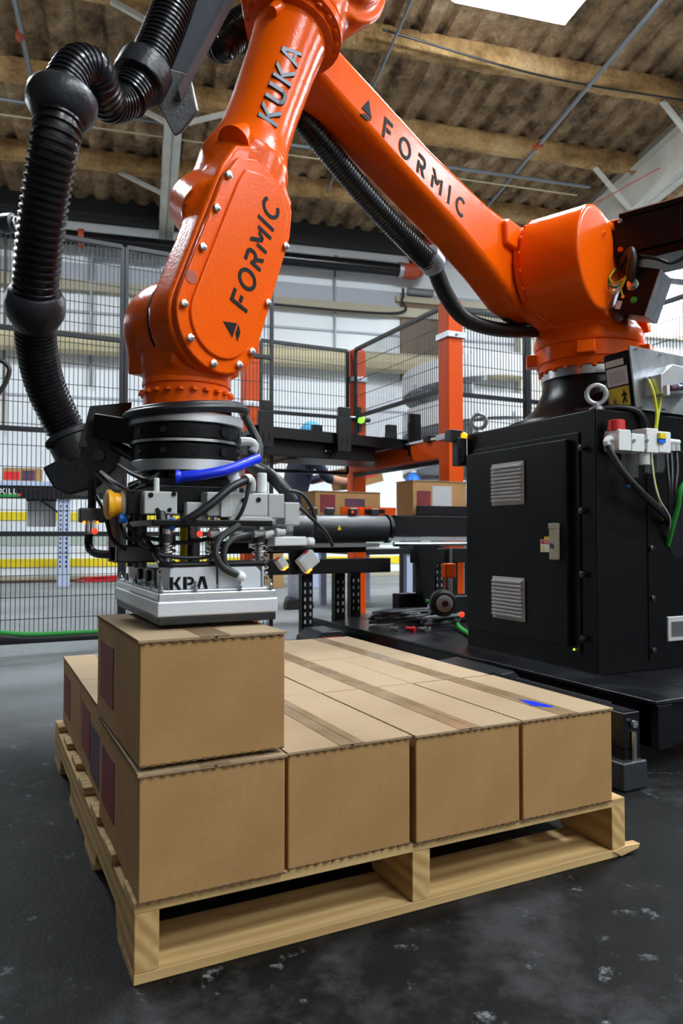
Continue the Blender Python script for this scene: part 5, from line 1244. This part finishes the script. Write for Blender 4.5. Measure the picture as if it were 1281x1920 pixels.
for k, (x, y) in enumerate(((1.62, 2.02), (1.68, 1.97), (1.73, 1.94))):
    t = obj('cable_plug', MB().lathe((x,y,PTOP+.014), (x+.03,y-.05,PTOP+.012), [(0,.006),(.004,.010),(.03,.010),(.034,.014),(.05,.014)], 12), STEEL if k != 1 else RED)
    tag(t, ('left silver cable plug on the base plate', 'red cable plug lying between two silver ones', 'right silver cable plug on the base plate')[k], 'cable plug', 'cable plugs')
t = obj('green_cable', MB().tube([(-.9,3.30,.34), (-.45,3.30,.22), (-.02,3.30,.13), (.35,3.31,.115), (1.1,3.31,.115)], .014, 10), GREEN); tag(t, 'bright green cable along the bottom rail of the left fence', 'cable')
t = obj('black_cable', MB().tube([(-.9,3.29,.28), (-.4,3.29,.19), (-.02,3.28,.105), (.5,3.29,.095)], .012, 10), RUBBER); tag(t, 'black cable beside the green one on the left fence', 'cable')
t = obj('black_hose', MB().tube([on_y(-20,677,3.2), on_y(2,676,3.2), on_y(16,688,3.2), on_y(17,700,3.2), on_y(8,722,3.2), on_y(-4,738,3.2)], .013, 10), RUBBER); tag(t, 'curled black hose end at the left picture edge', 'hose')
t = empty('panel_lamp', on_y(2, 420, 3.0)); obj('cap', MB().lathe((0,0,0), (.08,-.06,.0), [(0,.04),(.02,.05),(.07,.05),(.08,.03)], 20), PLAST, t); obj('ring', MB().torus((.07,-.05,0), (.8,-.6,0), .03, .006), STEEL, t)
obj('stem', MB().cyl((0,.0,0), (-.04,.36,0), .012, n=10), DARKFRAME, t)
tag(t, 'round black knob at the left picture edge above the fence', 'knob')

# left background: conveyor rail on a blue grey post, sign, panel, box, red air hose
RL = Vector((.80, 9.05, 0)); t = empty('conveyor_rail', RL); t.rotation_euler = (0, 0, math.atan2(E1.y, E1.x))
obj('beam', box(-4, .95, -.10, .10, 1.14, 1.30), DARKFRAME, t, bevel=.01); obj('beam_top', box(-4, .95, -.11, .11, 1.30, 1.36), BLUEGREY, t, bevel=.006)
pst = obj('post', box(-.07, .08, -.05, .05, 0, 1.14), BLUEGREY, t, bevel=.006)
for k in range(14):
    for s in (-.03, .04): obj('post_hole', box(s-.010, s+.010, -.052, -.049, .25+.06*k, .28+.06*k), DARKFRAME, pst, smooth=0)
obj('green_stripe', box(-1.6, -.52, -.104, -.10, 1.155, 1.185), GREEN, t, smooth=0)
font_mesh('rail_lettering', 'ROXILL', (-.93, -.105, 1.19), (1,0,0), (0,0,1), .115, WHITEP, t)
obj('red_dot', box(-.53, -.50, -.105, -.10, 1.17, 1.20), RED, t, smooth=0)
tag(t, 'dark conveyor rail with white lettering on a perforated blue grey post', 'conveyor')
t = empty('grey_panel', bl(-1.28, 9.3, 0)+Vector((0,0,0))); t.rotation_euler = (0, 0, math.atan2(E1.y, E1.x))
obj('sheet', box(-.18, .18, -.02, .02, .78, 1.14), GREYP, t, bevel=.01); obj('frame_top', box(-.19, .19, -.03, .03, 1.12, 1.16), DARKFRAME, t, smooth=0)
obj('cable', MB().tube([(-.12,-.05,1.15), (.0,-.06,1.12), (.2,-.06,.98), (.3,-.06,.85), (.33,-.05,.7)], .014, 8), RUBBER, t)
tag(t, 'grey sheet panel with a hanging black cable under the rail', 'panel')
bx2 = carton(bl(-1.72, 9.0, 1.362), math.atan2(E1.y, E1.x), 'cardboard box with red and navy print on the far rail', .45, .30, .17, group='cartons in the background')
obj('red_print', box(.02, .21, -.0006, .001, .02, .12), RED, bx2, smooth=0); obj('navy_print', box(.24, .39, -.0006, .001, .01, .14), BLUEPRINT, bx2, smooth=0)
pts = []; rnd = random.Random(9)
for i in range(60): pts.append(bl(-.9+1.6*abs(math.sin(i*.37))+rnd.uniform(-.05,.05), 10.0+rnd.uniform(-.12,.12), .02+.10*rnd.random()**3))
t = obj('red_air_hose', MB().tube(pts, .010, 6), RED); tag(t, 'red air hose heaped on the floor along the wall', 'hose')
t = obj('brown_cord', MB().tube([bl(-4,10.1,.02), bl(-2.5,10.0,.02), bl(-1.2,10.05,.02), bl(-.8,10.0,.03)], .02, 6), BROWN); tag(t, 'brown cord on the floor at the foot of the wall', 'cord')
# stacks behind the cell on the right
for (x, y, sx, sz, m_, lab) in ((2.95, 7.6, .35, .62, CARD, 'brown carton stack far behind the lift frame'), (3.45, 7.4, .30, .95, BLUEGREY, 'blue grey cabinet far behind the lift frame')):
    t = empty('storage_unit', (x, y, 0)); obj('body', box(0, sx, 0, .4, 0, sz), m_, t, bevel=.006); obj('lid', box(-.005, sx+.005, -.005, .405, sz, sz+.02), m_, t, bevel=.004)
    tag(t, lab, 'storage')
